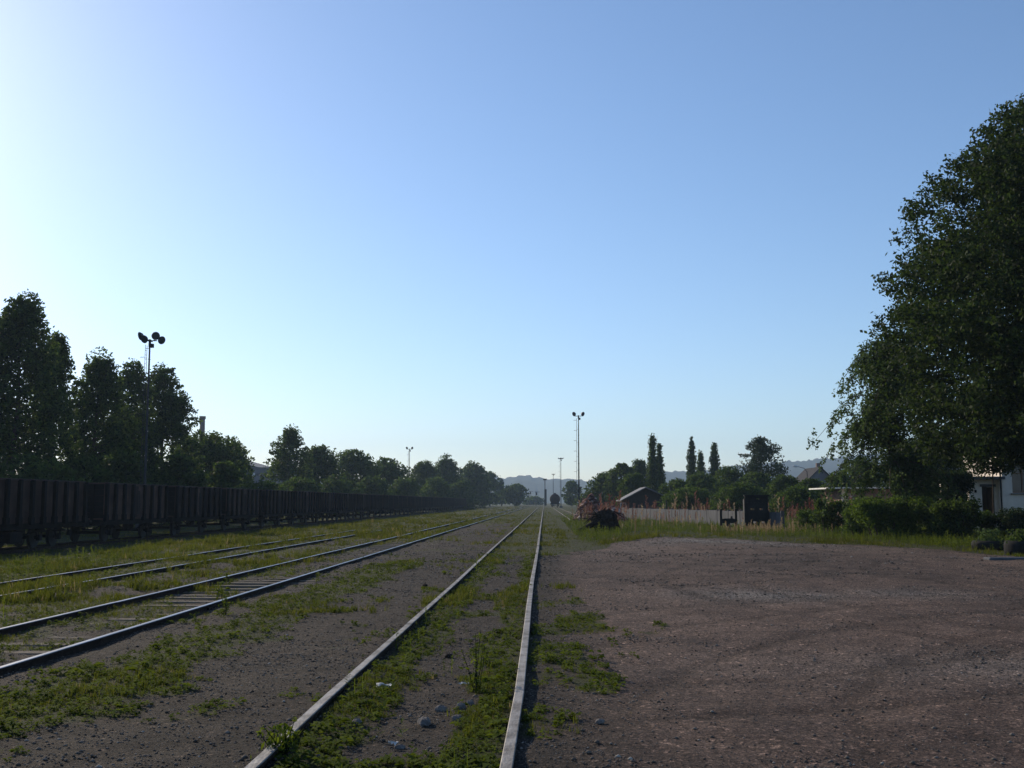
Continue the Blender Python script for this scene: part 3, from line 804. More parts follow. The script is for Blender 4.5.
rt = [
 ('tree', 606, 474, 205, 36, 'round', 'rounded tree at the near end of the green mass, behind the rubble heap', 'leaf_a', 5500, .5),
 ('tree', 622, 464, 200, 32, 'round', 'taller rounded tree behind the dark gabled shed', 'leaf_a', 5500, .5),
 ('tree', 640, 461, 215, 30, 'tall', 'tree just beside the tall pointed tree, behind the shed ridge', 'leaf_a', 5000, .5),
 ('bush', 634, 473, 170, 34, 'bush', 'bright green bush over the shed roof', 'leaf_b', 5000, .4),
 ('poplar_tree', 653, 436, 185, 19, 'cone', 'tall pointed tree with two tips behind the dark gabled shed', 'leaf_a', 6000, .42),
 ('poplar_tree', 660, 444, 187, 16, 'cone', 'narrow pointed tree joined to the side of the tallest pointed one', 'leaf_a', 4500, .42),
 ('poplar_tree', 692.5, 437, 215, 11, 'poplar', 'slimmest column poplar, first of the poplars by the gap', 'leaf_a', 4500, .42),
 ('poplar_tree', 701.5, 452, 212, 11, 'poplar', 'shorter poplar between the two column poplars', 'leaf_a', 3500, .42),
 ('poplar_tree', 715.5, 443, 212, 13, 'poplar', 'column poplar beside the shorter one, towards the round oak', 'leaf_b', 4500, .42),
 ('tree', 763, 438, 168, 46, 'round', 'isolated round oak with gaps in its crown, standing above the bushes', 'leaf_e', 6500, .4),
 ('bush', 676, 481, 150, 40, 'bush', 'green bush just past the shed', 'leaf_b', 5000, .36),
 ('bush', 702, 474, 155, 44, 'bush', 'bushes below the slimmest poplar', 'leaf_b', 6000, .36),
 ('bush', 730, 467, 160, 44, 'bush', 'tall green bush between the poplars and the round oak', 'leaf_b', 6500, .36),
 ('bush', 757, 473, 140, 46, 'bush', 'dark bush directly under the round oak', 'leaf_a', 6500, .34),
 ('bush', 786, 475, 132, 40, 'bush', 'green bush between the round oak and the far dark roof', 'leaf_b', 6000, .34),
 ('bush', 812, 480, 118, 40, 'bush', 'low green bush in front of the far dark roof', 'leaf_b', 6000, .3),
 ('bush', 838, 474, 112, 36, 'bush', 'bush behind the small brick outbuilding', 'leaf_a', 6000, .3),
 ('bush', 742, 484, 115, 60, 'bush', 'wide low bush behind the dark perforated steel frame', 'leaf_b', 6500, .3),
 ('bush', 690, 488, 125, 60, 'bush', 'wide low bush behind the middle of the grey wall', 'leaf_b', 6500, .3),
 ('bush', 800, 488, 98, 56, 'bush', 'wide low bush by the weeds past the end of the grey wall', 'leaf_b', 6500, .26),
 ('tree', 862, 458, 130, 50, 'round', 'tree half hidden behind the weeping birch', 'leaf_a', 6000, .36),
 ('tree', 930, 440, 92, 90, 'round', 'dark tree behind the hedge between birch and house', 'leaf_e', 13000, .3),
 ('bush', 590, 493, 240, 30, 'bush', 'low far bush behind the pinkish rubble heap', 'leaf_a', 2500, .5),
]
for i, (nm, px, yt, Y_, wp, kd, lb, mt, nl, lf) in enumerate(rt):
    tree_px(nm, px, yt, Y_, wp, kd, lb, 'tree' if 'tree' in nm else 'bush', M[mt], int(nl * 1.6), lf * .8, group=GR, nclump=80 if kd in ('poplar', 'cone') else 60, csize=wp / 2 / F * Y_ * (.40 if kd in ('poplar', 'cone') else .29), z0=.6, seed=120 + i, limbs=8)

# the big maple
def maple():
    x, y = 21.8, 43.0
    hz_ = np.array([0, .08, .2, .35, .5, .65, .8, .92, 1.0]); rz_ = np.array([.90, 1.0, 1.03, 1.02, .97, .88, .70, .48, .22])
    tree('maple_tree', x, y, 17.9, 7.35, 'round', 'huge dark maple filling the upper corner beside the white house', 'tree', M['leaf_c'], 330000, .16, nclump=400, csize=1.15, z0=3.5,
         trunk_r=.36, seed=500, cfun=lambda t: np.interp(t, hz_, rz_), limbs=40, loose=.2, squash=.65)
maple()
# weeping birch
def birch():
    rng = np.random.RandomState(77)
    x, y = AX(893, 52), 52.0
    t = empty('birch_tree', (x, y, 0), 'pale weeping birch with drooping sprays in front of the big maple', 'tree')
    H = 9.8
    mb = MB(); mb.tube([(0, 0, -.2), (.1, 0, 2), (-.05, .1, 5), (-.1, 0, 8), (-.5, 0, 9.6)], [.17, .14, .1, .05, .02], 9)
    P = []
    for i in range(100):
        h = 2.0 + 7.4 * rng.rand() ** .8; a = rng.rand() * 2 * math.pi
        Lr = (1.2 + 2.1 * (1 - ((h - 4.2) / 6) ** 2)) * (.5 + .75 * rng.rand())
        s = Vector((0, 0, h)); pts = []
        up = rng.uniform(.5, 1.5) if h > 4.6 else rng.uniform(0, .5)
        for k in range(7):
            q = k / 6
            pts.append(s + Vector((math.cos(a) * Lr * q, math.sin(a) * Lr * q, up * Lr * .45 * q - Lr * .75 * q ** 2.4)))
        mb.tube(pts, [.035 * (1 - .8 * k / 6) for k in range(7)], 5, cap=False)
        for k in range(1, 7):
            for m_ in range(4):
                b0 = pts[k - 1].lerp(pts[k], rng.rand()) + Vector(rng.normal(size=3) * .18)
                dl = rng.uniform(.25, 1.0)
                nl = int(34 * dl)
                u = rng.rand(nl)
                q = np.stack([b0.x + rng.normal(size=nl) * .055 + math.cos(a) * .12 * u, b0.y + rng.normal(size=nl) * .055, np.maximum(b0.z - dl * u, .3)], -1)
                P.append(q)
    P = np.concatenate(P)
    V, f, tint = leaf_cards(rng, P, .13)
    np_mesh('crown', V, f, 4, M['leaf_d'], t, tint)
    mb.build('trunk', M['bark'], t, smooth=True)
birch()
# hedge and shrubs before the house
def shrub(name, x, y, sx, sy, H, mat, nleaf, leaf, label, cat, seed, group=None, ncl=30, cs=.3):
    rng = np.random.RandomState(seed)
    t = empty(name, (x, y, 0), label, cat, group)
    C = np.stack([(rng.rand(ncl) - .5) * sx, (rng.rand(ncl) - .5) * sy, .2 + (H - .35) * rng.rand(ncl) ** .7], -1)
    k = rng.randint(ncl, size=nleaf); d = rng.normal(size=(nleaf, 3)); d /= np.linalg.norm(d, axis=1)[:, None]; d *= (rng.rand(nleaf) ** .5)[:, None] * cs
    P = C[k] + d; P[:, 2] = np.clip(P[:, 2], .03, None)
    V, f, tint = leaf_cards(rng, P, leaf)
    np_mesh('foliage', V, f, 4, mat, t, tint)
    mb = MB()
    for c in C[:12]: mb.tube([(c[0] * .6, c[1] * .6, -.1), (c[0] * .8, c[1] * .8, c[2] * .5), tuple(c)], [.03, .02, .008], 5)
    mb.build('stem', M['bark'], t)
    return t
shrub('hedge', AX(895, 49), 49, 3.3, 1.6, 1.75, M['leaf_sunlit'], 16000, .11, 'bright green leafy hedge below the weeping birch', 'hedge', 1, ncl=90, cs=.36)
shrub('hedge', AX(948, 48), 47.5, 2.0, 1.6, 1.65, M['leaf_a'], 11000, .11, 'darker clipped end of the hedge in the shade of the maple', 'hedge', 2, ncl=60, cs=.36)  # same hedge in darker leaves, the maple's shade put into the colour
shrub('bush', AX(862, 50), 50.5, 1.2, 1.2, 1.35, M['leaf_sunlit'], 4500, .10, 'yellow-green bush at the hedge end nearest the brick outbuilding', 'bush', 3, cs=.3)
shrub('bush', AX(972, 53), 53, 1.6, 1.2, 1.1, M['leaf_b'], 6000, .11, 'leafy shrub in front of the dark house doorway', 'bush', 4, cs=.32)
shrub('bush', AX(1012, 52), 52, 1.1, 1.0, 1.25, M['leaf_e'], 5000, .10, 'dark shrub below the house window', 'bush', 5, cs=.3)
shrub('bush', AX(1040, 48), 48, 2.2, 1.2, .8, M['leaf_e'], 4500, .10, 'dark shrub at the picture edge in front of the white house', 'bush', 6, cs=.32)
shrub('bush', AX(960, 58), 59, 1.6, 1.4, 3.3, M['leaf_e'], 11000, .12, 'tall dark shrub added to hide the sunlit side of the house extension', 'bush', 9, ncl=50, cs=.4)  # added shrub, covers the wall that the sun lights too brightly
shrub('bush', AX(838, 55), 56, 1.8, 1.2, 1.7, M['leaf_a'], 4500, .11, 'tall weedy shrub in front of the brick outbuilding', 'bush', 7, cs=.32)
shrub('bush', AX(822, 58), 60, 1.8, 1.2, 1.2, M['leaf_b'], 3500, .11, 'low straggly shrub beside the brick outbuilding', 'bush', 8, cs=.3)
tree('screening_tree', 22.75, 56.0, 7.6, 1.9, 'round', 'slim high-crowned tree added to hide the sunlit side wall of the house', 'tree', M['leaf_c'], 16000, .13, nclump=60, csize=.6, z0=3.05, trunk_r=.045, loose=.3, seed=640, limbs=10)  # added tree, its dark crown covers the bright sunlit wall
# tyre planters
def planter(px, py, r, h, label, seed):
    p = G(px, py)
    t = empty('tyre_planter', (p.x, p.y, 0), label, 'planter', 'old tyres used as planters')
    MB().lathe([(0, r * .80), (.02, r * .95), (h * .3, r), (h * .7, r), (h * .95, r * .94), (h, r * .80), (h * .95, r * .62), (h * .8, r * .6)], (0, 0, -.01), (0, 0, 1), 28).build('tyre', M['rubber'], t, smooth=True)
    MB().lathe([(0, r * .61), (.01, r * .61)], (0, 0, h * .83), (0, 0, 1), 24).build('soil', M['soil'], t)
    rng = np.random.RandomState(seed)
    n = 700
    P = np.stack([rng.normal(size=n) * r * .30, rng.normal(size=n) * r * .30, h * .85 + rng.rand(n) ** 2.2 * .42], -1)
    V, f, tint = leaf_cards(rng, P, .085)
    np_mesh('foliage', V, f, 4, M['leaf_d'] if seed % 2 else M['leaf_a'], t, tint)
planter(991, 549, .62, .30, 'wide low tyre planter with small plants at the edge of the lot', 21)
planter(1021, 554, .48, .42, 'higher tyre planter at the picture edge beside the wide low one', 22)
q = G(1012, 559)
MB().box((0, 0, .0), (1.5, .4, .10), rz=.1).build('kerb_stone', M['concrete'], None, bevel=.03, loc=(q.x, q.y, 0))
tag(bpy.data.objects['kerb_stone'], 'flat concrete kerb stone lying in front of the tyre planters', 'kerb stone')

# ---------------------------------------------------------------- buildings
def wall_with_holes(mb, x0, x1, z0, z1, y, th, holes):
    """vertical wall in the XZ plane, thickness th behind y, rectangular holes (x0,x1,z0,z1)"""
    xs_ = sorted(set([x0, x1] + [h[0] for h in holes] + [h[1] for h in holes])); zs_ = sorted(set([z0, z1] + [h[2] for h in holes] + [h[3] for h in holes]))
    def solid(i, k):
        xm = (xs_[i] + xs_[i + 1]) / 2; zm = (zs_[k] + zs_[k + 1]) / 2
        return not any(h[0] < xm < h[1] and h[2] < zm < h[3] for h in holes)
    for k in range(len(zs_) - 1):
        i = 0
        while i < len(xs_) - 1:
            if not solid(i, k): i += 1; continue
            j = i
            while j < len(xs_) - 1 and solid(j, k): j += 1
            mb.box(((xs_[i] + xs_[j]) / 2, y + th / 2, (zs_[k] + zs_[k + 1]) / 2), (xs_[j] - xs_[i], th, zs_[k + 1] - zs_[k]))
            i = j
def window_at(parent, x0, x1, z0, z1, y, th=.3, name='window', fm='white', bars=1):
    fr = MB(); c = .06; yy = y + th * .62
    fr.box(((x0 + x1) / 2, yy, z0 + c / 2), (x1 - x0, .06, c)).box(((x0 + x1) / 2, yy, z1 - c / 2), (x1 - x0, .06, c))
    fr.box((x0 + c / 2, yy, (z0 + z1) / 2), (c, .06, z1 - z0 - 2 * c)).box((x1 - c / 2, yy, (z0 + z1) / 2), (c, .06, z1 - z0 - 2 * c))
    for k in range(bars): fr.box((x0 + (x1 - x0) * (k + 1) / (bars + 1), yy, (z0 + z1) / 2), (c, .055, z1 - z0 - 2 * c))
    fr.box(((x0 + x1) / 2, yy, z0 + (z1 - z0) * .66), (x1 - x0 - 2 * c, .05, c * .8))
    w_ = fr.build(name, M[fm], parent)
    MB().box(((x0 + x1) / 2, yy + .02, (z0 + z1) / 2), (x1 - x0 - c, .012, z1 - z0 - c)).build('pane', M['glass'], w_)
    MB().box(((x0 + x1) / 2, y - .02, z0 - .05), (x1 - x0 + .2, .24, .06)).build('sill', M['concrete'], w_)
    return w_
def house():
    Y0 = 61.0
    t = empty('house', (AX(1003, Y0), Y0, 0), 'white plastered house with a recessed window behind the big maple', 'house')
    # main block, local x to the right
    wins = [(.55, 1.85, 2.1, 3.75), (3.9, 5.2, 2.1, 3.75), (7.2, 8.5, 2.1, 3.75)]
    mb = MB(); wall_with_holes(mb, 0, 10.5, -.2, 5.6, 0, .4, wins)
    mb.box((.2, 2.7, 2.7), (.4, 4.6, 5.8)).box((10.3, 2.7, 2.7), (.4, 4.6, 5.8)).box((5.25, 5.2, 2.7), (10.5, .4, 5.8))
    mb.add([(0.02, .02, 5.58), (10.48, .02, 5.58), (10.48, 5.38, 5.58), (.02, 5.38, 5.58)], [(0, 1, 2, 3)])
    mb.build('wall', M['plaster'], t)
    for (a, b_, c, d) in wins: window_at(t, a, b_, c, d, 0, .4, fm='wood_brown')
    rf = MB().add([(-.5, -.5, 5.6), (11, -.5, 5.6), (11, 5.9, 5.6), (-.5, 5.9, 5.6), (2.5, 2.7, 7.4), (8, 2.7, 7.4), (-.5, -.5, 5.5), (11, -.5, 5.5), (11, 5.9, 5.5), (-.5, 5.9, 5.5)],
                  [(0, 1, 5, 4), (1, 2, 5), (2, 3, 4, 5), (3, 0, 4), (0, 6, 7, 1), (1, 7, 8, 2), (2, 8, 9, 3), (3, 9, 6, 0), (9, 8, 7, 6)])
    rf.build('roof', M['roof_dark'], t)
    MB().tube([(-.12, -.1, .1), (-.12, -.1, 5.5)], .05, 8).build('drainpipe', M['dark_steel'], t)
    MB().box((5.25, -.04, .25), (10.5, .1, .9)).build('plinth', M['concrete'], t)
    # low extension with the open doorway
    e0 = AX(973, Y0) - AX(1003, Y0)
    dx0 = AX(986, Y0) - AX(1003, Y0); dx1 = AX(998, Y0) - AX(1003, Y0)
    mb = MB(); wall_with_holes(mb, e0, -.01, -.2, 2.85, .5, .3, [(dx0, dx1, -.2, 2.45)])
    
    MB().box((e0 / 2, 4.9, 1.3), (-e0, .25, 3.0)).build('rear_wall', M['plaster'], t)
    mb.build('extension_wall', M['plaster'], t)
    MB().box((e0 + .12, 2.8, 1.3), (.22, 3.9, 3.0)).build('darkened_side_wall', M['wood_dark'], t)  # side wall coloured dark in place of shade, the sun lights it brightly
    MB().box((e0 / 2 - .1, 2.5, 2.98), (-e0 + .5, 5.2, .16), rx=.02).build('extension_roof', M['concrete'], t)
    d = MB().box((dx1 - .06, .9, 1.2), (.05, .75, 2.4)).box((dx1 - .09, .9, 1.2), (.03, .6, 2.0)).build('door', M['wood_brown'], t)
    MB().tube([(dx1 - .12, .62, 1.15), (dx1 - .2, .62, 1.15), (dx1 - .2, .74, 1.15)], .015, 6).build('handle', M['steel'], d)
    MB().box(((dx0 + dx1) / 2, .48, 2.52), (dx1 - dx0 + .2, .1, .14)).build('lintel', M['concrete'], t)
    MB().box((e0 + .35, .46, 2.2), (.10, .06, .16)).build('wall_lamp', M['dark_steel'], t)
    MB().box(((dx0 + dx1) / 2, .1, .08), (1.1, .8, .2)).build('step', M['concrete'], t)
house()
def outbuilding():
    Y0 = 76.0; x0 = AX(842, Y0); t = empty('outbuilding', (x0, Y0, 0), 'small brick outbuilding with a thin flat roof, half behind the birch', 'shed')
    H = AZ(842, 487.5, Y0)
    a = AX(847, Y0) - x0; b_ = AX(855, Y0) - x0; z1 = AZ(850, 493.5, Y0); z0 = AZ(850, 503, Y0)
    mb = MB(); wall_with_holes(mb, 0, 5.2, -.2, H - .08, 0, .28, [(a, b_, z0, z1)])
    mb.box((.14, 2.3, (H - .28) / 2), (.28, 4.0, H + .12)).box((5.06, 2.3, (H - .28) / 2), (.28, 4.0, H + .12)).box((2.6, 4.4, (H - .28) / 2), (5.2, .28, H + .12))
    mb.build('wall', M['brick'], t)
    window_at(t, a, b_, z0, z1, 0, .28)
    MB().box((2.1, 2.1, H - .02), (6.4, 5.4, .1), ry=-.01).build('roof', M['white'], t)
    MB().box((.13, -.03, H / 2 - .1), (.3, .06, H)).box((2.6, -.031, z0 - .25), (5.2, .05, .12)).build('corner_trim', M['plaster'], t)
outbuilding()
def gable(name, x0, x1, y0, y1, ze, zr, wm, rm, label, cat, over=.5, xr=None, win=None):
    t = empty(name, (x0, y0, 0), label, cat); W = x1 - x0; D = y1 - y0; xm = W / 2 if xr is None else xr
    MB().add([(0, 0, -.3), (W, 0, -.3), (W, 0, ze), (xm, 0, zr), (0, 0, ze), (0, D, -.3), (W, D, -.3), (W, D, ze), (xm, D, zr), (0, D, ze)],
             [(0, 1, 2, 3, 4), (9, 8, 7, 6, 5), (0, 5, 6, 1), (1, 6, 7, 2), (4, 9, 5, 0), (2, 7, 8, 3), (3, 8, 9, 4)]).build('wall', M[wm], t)
    r = MB()
    for (xa, s) in ((0, -1), (W, 1)):
        L_ = abs(xa - xm); sl = (zr - ze) / L_
        xe = xa + s * over; ze2 = ze - over * sl
        r.add([(xe, -over, ze2 + .03), (xm, -over, zr + .03), (xm, D + over, zr + .03), (xe, D + over, ze2 + .03), (xe, -over, ze2 + .16), (xm, -over, zr + .16), (xm, D + over, zr + .16), (xe, D + over, ze2 + .16)],
              [(0, 1, 2, 3), (7, 6, 5, 4), (0, 4, 5, 1), (1, 5, 6, 2), (2, 6, 7, 3), (3, 7, 4, 0)])
    r.build('roof', M[rm], t)
    return t, W, D
Ys = 148.0
s0 = AX(627, Ys); s1 = AX(667, Ys)
sh, W_, D_ = gable('shed', s0, s1, Ys, Ys + 8, AZ(627, 498, Ys), AZ(646, 488, Ys), 'wood_dark', 'roof_grey', 'low dark wooden shed with a grey gabled roof behind the grey wall', 'shed', over=.9, xr=AX(646, Ys) - s0)
fw = MB(); 
fw.box((-.45, 1.2, 1.15), (.8, .08, .7)); fo = fw.build('window', M['white'], sh)
MB().box((-.45, 1.12, 1.15), (.55, .03, .5)).build('pane', M['glass'], fo)
db = MB()
for k in range(10): db.box((.35 + k * .5, -.03, .9), (.40, .05, 1.9))
db.build('boarding', M['wood_dark'], sh)
# far house with dark roof
Yh = 230.0
fh, W_, D_ = gable('house', AX(806, Yh), AX(836, Yh), Yh, Yh + 12, AZ(806, 482, Yh), AZ(820, 467.5, Yh), 'facade', 'roof_dark', 'far house with a dark gabled roof rising above the bushes', 'house', over=.8)
MB().box((W_ * .68, 6, AZ(820, 464.5, Yh) - .4), (.8, .8, 1.8)).build('chimney', M['brick'], fh)
window_at(fh, W_ * .3, W_ * .3 + 1.1, 3.0, 4.3, -.35, .3); window_at(fh, W_ * .6, W_ * .6 + 1.1, 3.0, 4.3, -.35, .3)
# street lamp by the far house
Yl = 185.0
sl = empty('street_lamp', (AX(808, Yl), Yl, 0), 'curved-arm street lamp beside the far dark roof', 'street lamp')
zt = AZ(797, 466.5, Yl)
MB().tube([(0, 0, 0), (0, 0, zt - .9), (-.5, 0, zt - .3), (-1.6, 0, zt)], [.1, .07, .05, .04], 8).build('pole', M['steel'], sl)
MB().lathe([(0, .06), (.1, .16), (.75, .14), (.85, .05)], (-1.5, 0, zt - .02), (-1, 0, .15), 10).build('lamp_head', M['white'], sl)
# grey factory block and chimney on the left
Yf = 300.0
fx0, fx1 = AX(236, Yf), AX(292, Yf)
t = empty('factory', (fx0, Yf, 0), 'flat-roofed grey factory block seen in the gap between the trees', 'building')
Wf = fx1 - fx0; Hf = AZ(262, 468.5, Yf); zw0, zw1 = AZ(256, 476, Yf), AZ(256, 473.6, Yf)
xa = AX(252, Yf) - fx0; xb = AX(270, Yf) - fx0
mb = MB(); wall_with_holes(mb, 0, Wf, -.5, Hf, 0, .5, [(xa, xb, zw0, zw1), (AX(254, Yf) - fx0, AX(262, Yf) - fx0, AZ(256, 486, Yf), AZ(256, 484, Yf))])
mb.box((.25, 15, Hf / 2 - .25), (.5, 29, Hf + .5)).box((Wf - .25, 15, Hf / 2 - .25), (.5, 29, Hf + .5)).box((Wf / 2, 29.8, Hf / 2 - .25), (Wf, .5, Hf + .5))
mb.build('wall', M['facade'], t)
MB().box((Wf / 2, 15, Hf + .15), (Wf + .6, 30.6, .4)).build('roof', M['roof_grey'], t)
x1 = AX(258, Yf) - fx0
MB().add([(-6, -.3, Hf + .36), (x1, -.3, Hf + .36), (-6, -.3, Hf + 3.6), (-6, 30, Hf + .36), (x1, 30, Hf + .36), (-6, 30, Hf + 3.6)], [(0, 1, 2), (5, 4, 3), (1, 4, 5, 2), (0, 2, 5, 3), (0, 3, 4, 1)]).build('sloping_roof', M['roof_grey'], t)
wn = MB().box(((xa + xb) / 2, .2, (zw0 + zw1) / 2), (xb - xa, .1, zw1 - zw0)).build('window', M['glass'], t)
mm = MB()
for k in range(1, 9): mm.box((xa + (xb - xa) * k / 9, .1, (zw0 + zw1) / 2), (.12, .1, zw1 - zw0))
mm.build('mullion', M['facade'], wn)
MB().box((AX(253, Yf) - fx0, -.06, (zw0 + zw1) / 2 + .1), (.75, .1, .8)).build('sign', M['white'], t)
Yc = 270.0
ch = empty('chimney', (AX(200, Yc), Yc, 0), 'slim brick factory chimney topping the trees', 'chimney')
Hc = AZ(200, 419, Yc)
MB().tube([(0, 0, -.3), (0, 0, Hc)], [.95, .60], 16).build('shaft', M['brick'], ch, smooth=True)
MB().tube([(0, 0, Hc), (0, 0, Hc + .7)], [.78, .78], 16).build('cap', M['brick'], ch)

# ---------------------------------------------------------------- low grey wall
p0 = Vector((AX(622, 111), 111.0, 0)); p1 = Vector((AX(782, 64), 64.0, 0))
d_ = p1 - p0; Lw = d_.length; aw = math.atan2(d_.y, d_.x)
t = empty('concrete_wall', p0, 'long low grey concrete wall running behind the weeds to the shed', 'wall', rz=aw)
mb = MB(); n_p = 18
for k in range(n_p):
    mb.box((Lw * (k + .5) / n_p, 0, .42), (Lw / n_p - .012, .16, 1.15 + (.05 if k % 3 == 0 else 0)))
mb.build('panel_wall', M['concrete'], t)
ps = None
for k in range(n_p + 1):
    o = MB().box((0, 0, .48), (.14, .20, 1.2)).build('post', M['concrete'], t) if ps is None else ps.copy()
    if ps is None: ps = o
    else: link(o, t)
    o.location = (Lw * k / n_p, 0, 0)
for (px, Y_, h_, lb) in ((666, 92, 1.7, 'thin dark iron pole in front of the middle of the grey wall'), (670.5, 128, 3.4, 'taller thin dark pole behind the grey wall')):
    o = MB().tube([(0, 0, -.1), (.02, 0, h_)], .055, 8).box((.02, 0, h_), (.16, .16, .05)).build('pole', M['dark_steel'], None, loc=(AX(px, Y_), Y_, 0)); tag(o, lb, 'pole')

# ---------------------------------------------------------------- dark perforated steel frame, U-shaped stand
Yk = 66.0
def frame_():
    x0 = AX(745, Yk); x1 = AX(768, Yk); Wd = x1 - x0; H = AZ(757, 496, Yk)
    t = empty('machine_frame', (x0, Yk, 0), 'dark riveted steel machine body with daylight holes, standing in the weeds', 'machine')
    hs = [(Wd * .50, Wd * .62, H - .22, H - .13), (Wd * .22, Wd * .40, H * .57, H * .57 + .1), (Wd * .62, Wd * .76, H * .57, H * .57 + .1), (Wd * .34, Wd * .46, .32, .44), (Wd * .70, Wd * .84, .32, .44)]
    mb = MB(); wall_with_holes(mb, 0, Wd, .15, H, 0, .07, hs)
    wall_with_holes(mb, 0, Wd, .15, H * .9, .62, .07, [(h[0] - .1, h[1] + .1, h[2] - .08, min(h[3] + .08, H * .88)) for h in hs if h[3] < H * .85])
    mb.box((.04, .345, H * .5), (.08, .55, H * .8)).box((Wd - .04, .345, H * .5), (.08, .55, H * .8))
    mb.build('body', M['dark_steel'], t)
    MB().box((Wd * .5, -.05, H + .02), (Wd + .14, .16, .08)).box((-.02, -.05, H * .5), (.1, .12, H * .85)).build('rim', M['dark_steel'], t)
    MB().add([(Wd + .002, .02, .15), (Wd + .22, .02, .15), (Wd + .002, .02, H * .6), (Wd + .002, .6, .15), (Wd + .22, .6, .15), (Wd + .002, .6, H * .6)], [(0, 1, 2), (5, 4, 3), (1, 4, 5, 2), (0, 3, 4, 1), (0, 2, 5, 3)]).build('side_plate', M['dark_steel'], t)
    for (a, b_) in ((.15, .1), (Wd - .1, .1), (.15, .6), (Wd - .1, .6)): MB().box((a, b_, .04), (.12, .12, .28)).build('leg', M['dark_steel'], t)
    for k in range(6): MB().lathe([(0, .035), (.03, .02)], (Wd * (.1 + .16 * k), -.01, H * .8), (0, -1, 0), 8).build('rivet', M['dark_steel'], t)
frame_()
Yu = 62.0
xu0 = AX(720.5, Yu); xu1 = AX(735.5, Yu); Wu = xu1 - xu0
t = empty('steel_stand', (xu0, Yu, 0), 'low dark steel stand with two upright arms in front of the grey wall', 'stand')
for q_ in (0, Wu): MB().box((q_, 0, .73), (.13, .16, .92)).box((q_, -.02, 1.17), (.17, .2, .05)).build('upright', M['dark_steel'], t)
MB().box((Wu / 2, 0, .53), (Wu - .13, .24, .24)).box((Wu / 2, 0, .66), (Wu - .3, .3, .03)).build('crossbeam', M['dark_steel'], t)
MB().box((Wu / 2 - .03, 0, .17), (.2, .2, .48)).box((Wu / 2, 0, 0), (.7, .5, .1)).build('pedestal', M['dark_steel'], t)
MB().tube([(Wu * .7, 0, .67), (Wu * .72, 0, .80)], .06, 8).build('bolt', M['steel'], t)

# ---------------------------------------------------------------- stump / brush pile
def stump():
    p = G(603, 531); rng = np.random.RandomState(3)
    t = empty('tree_stump', (p.x, p.y, 0), 'black uprooted tree stump with roots lying in the grass', 'stump')
    n1_, n2_ = 26, 16; vs = []; fs = []
    for i in range(n2_):
        ph = math.pi * i / (n2_ - 1)
        for j in range(n1_):
            th = 2 * math.pi * j / n1_
            r = .72 * (1 + 1.1 * (fbm(np.array([th * 1.6 + 5 if j else 5.]), np.array([ph * 2.]))[0] - .5) + rng.rand() * .10)
            vs.append((r * 1.0 * math.sin(ph) * math.cos(th) + .15, r * .8 * math.sin(ph) * math.sin(th), .48 + r * .82 * math.cos(ph)))
    for i in range(n2_ - 1):
        for j in range(n1_):
            j2 = (j + 1) % n1_; fs.append((i * n1_ + j, (i + 1) * n1_ + j, (i + 1) * n1_ + j2, i * n1_ + j2))
    MB().add(vs, fs).build('root_ball', M['stump'], t)
    for k in range(34):
        a = rng.rand() * 6.28; l1 = rng.uniform(.45, 1.2); z = rng.uniform(.2, .9)
        MB().tube([(.1, 0, z), (math.cos(a) * l1 * .6, math.sin(a) * l1 * .5, z + rng.uniform(-.1, .35)), (math.cos(a) * l1 * 1.1, math.sin(a) * l1, max(.05, z + rng.uniform(-.5, .4)))], [.07, .045, .015], 6).build('root', M['stump'], t)
    MB().tube([(.1, -.1, .7), (-.5, -.2, .4), (-1.2, -.25, .08), (-1.5, -.3, .04)], [.2, .17, .12, .05], 9).build('fallen_limb', M['stump'], t)
stump()

# ---------------------------------------------------------------- stuff: stones, grass, weeds
def scatter(name, templ, faces, nper, P, scale, rotz, mat, tints, label, cat, tilt=None, parent=None):
    """templ: list of (k,3) variants; one merged mesh"""
    rng = np.random.RandomState(len(P))
    n = len(P); k = templ[0].shape[0]
    T = np.stack(templ)[rng.randint(len(templ), size=n)]
    c, s = np.cos(rotz)[:, None], np.sin(rotz)[:, None]
    x = T[..., 0] * c - T[..., 1] * s; y = T[..., 0] * s + T[..., 1] * c
    sc = scale if scale.ndim == 2 else np.stack([scale] * 3, -1)
    V = np.stack([x * sc[:, 0:1], y * sc[:, 1:2], T[..., 2] * sc[:, 2:3]], -1) + P[:, None, :]
    Fi = (faces[None, :] + (np.arange(n) * k)[:, None]).ravel()
    o = np_mesh(name, V.reshape(-1, 3), Fi, nper, mat, parent, np.repeat(tints, k))
    if label: tag(o, label, cat, kind='stuff')
    return o
rs = np.random.RandomState(42)
def wedge_points(n, ya, yb, pad=3.0, power=1.0, xl=-.56, xr_=.50):
    """random points in the seen wedge with density falling with distance"""
    u = rs.rand(n)
    if power == 1.0: y = ya * (yb / ya) ** u
    else:
        e = 1 - power; y = (ya ** e + u * (yb ** e - ya ** e)) ** (1 / e)
    a = xl * y - pad; b_ = xr_ * y + pad
    return a + rs.rand(n) * (b_ - a), y
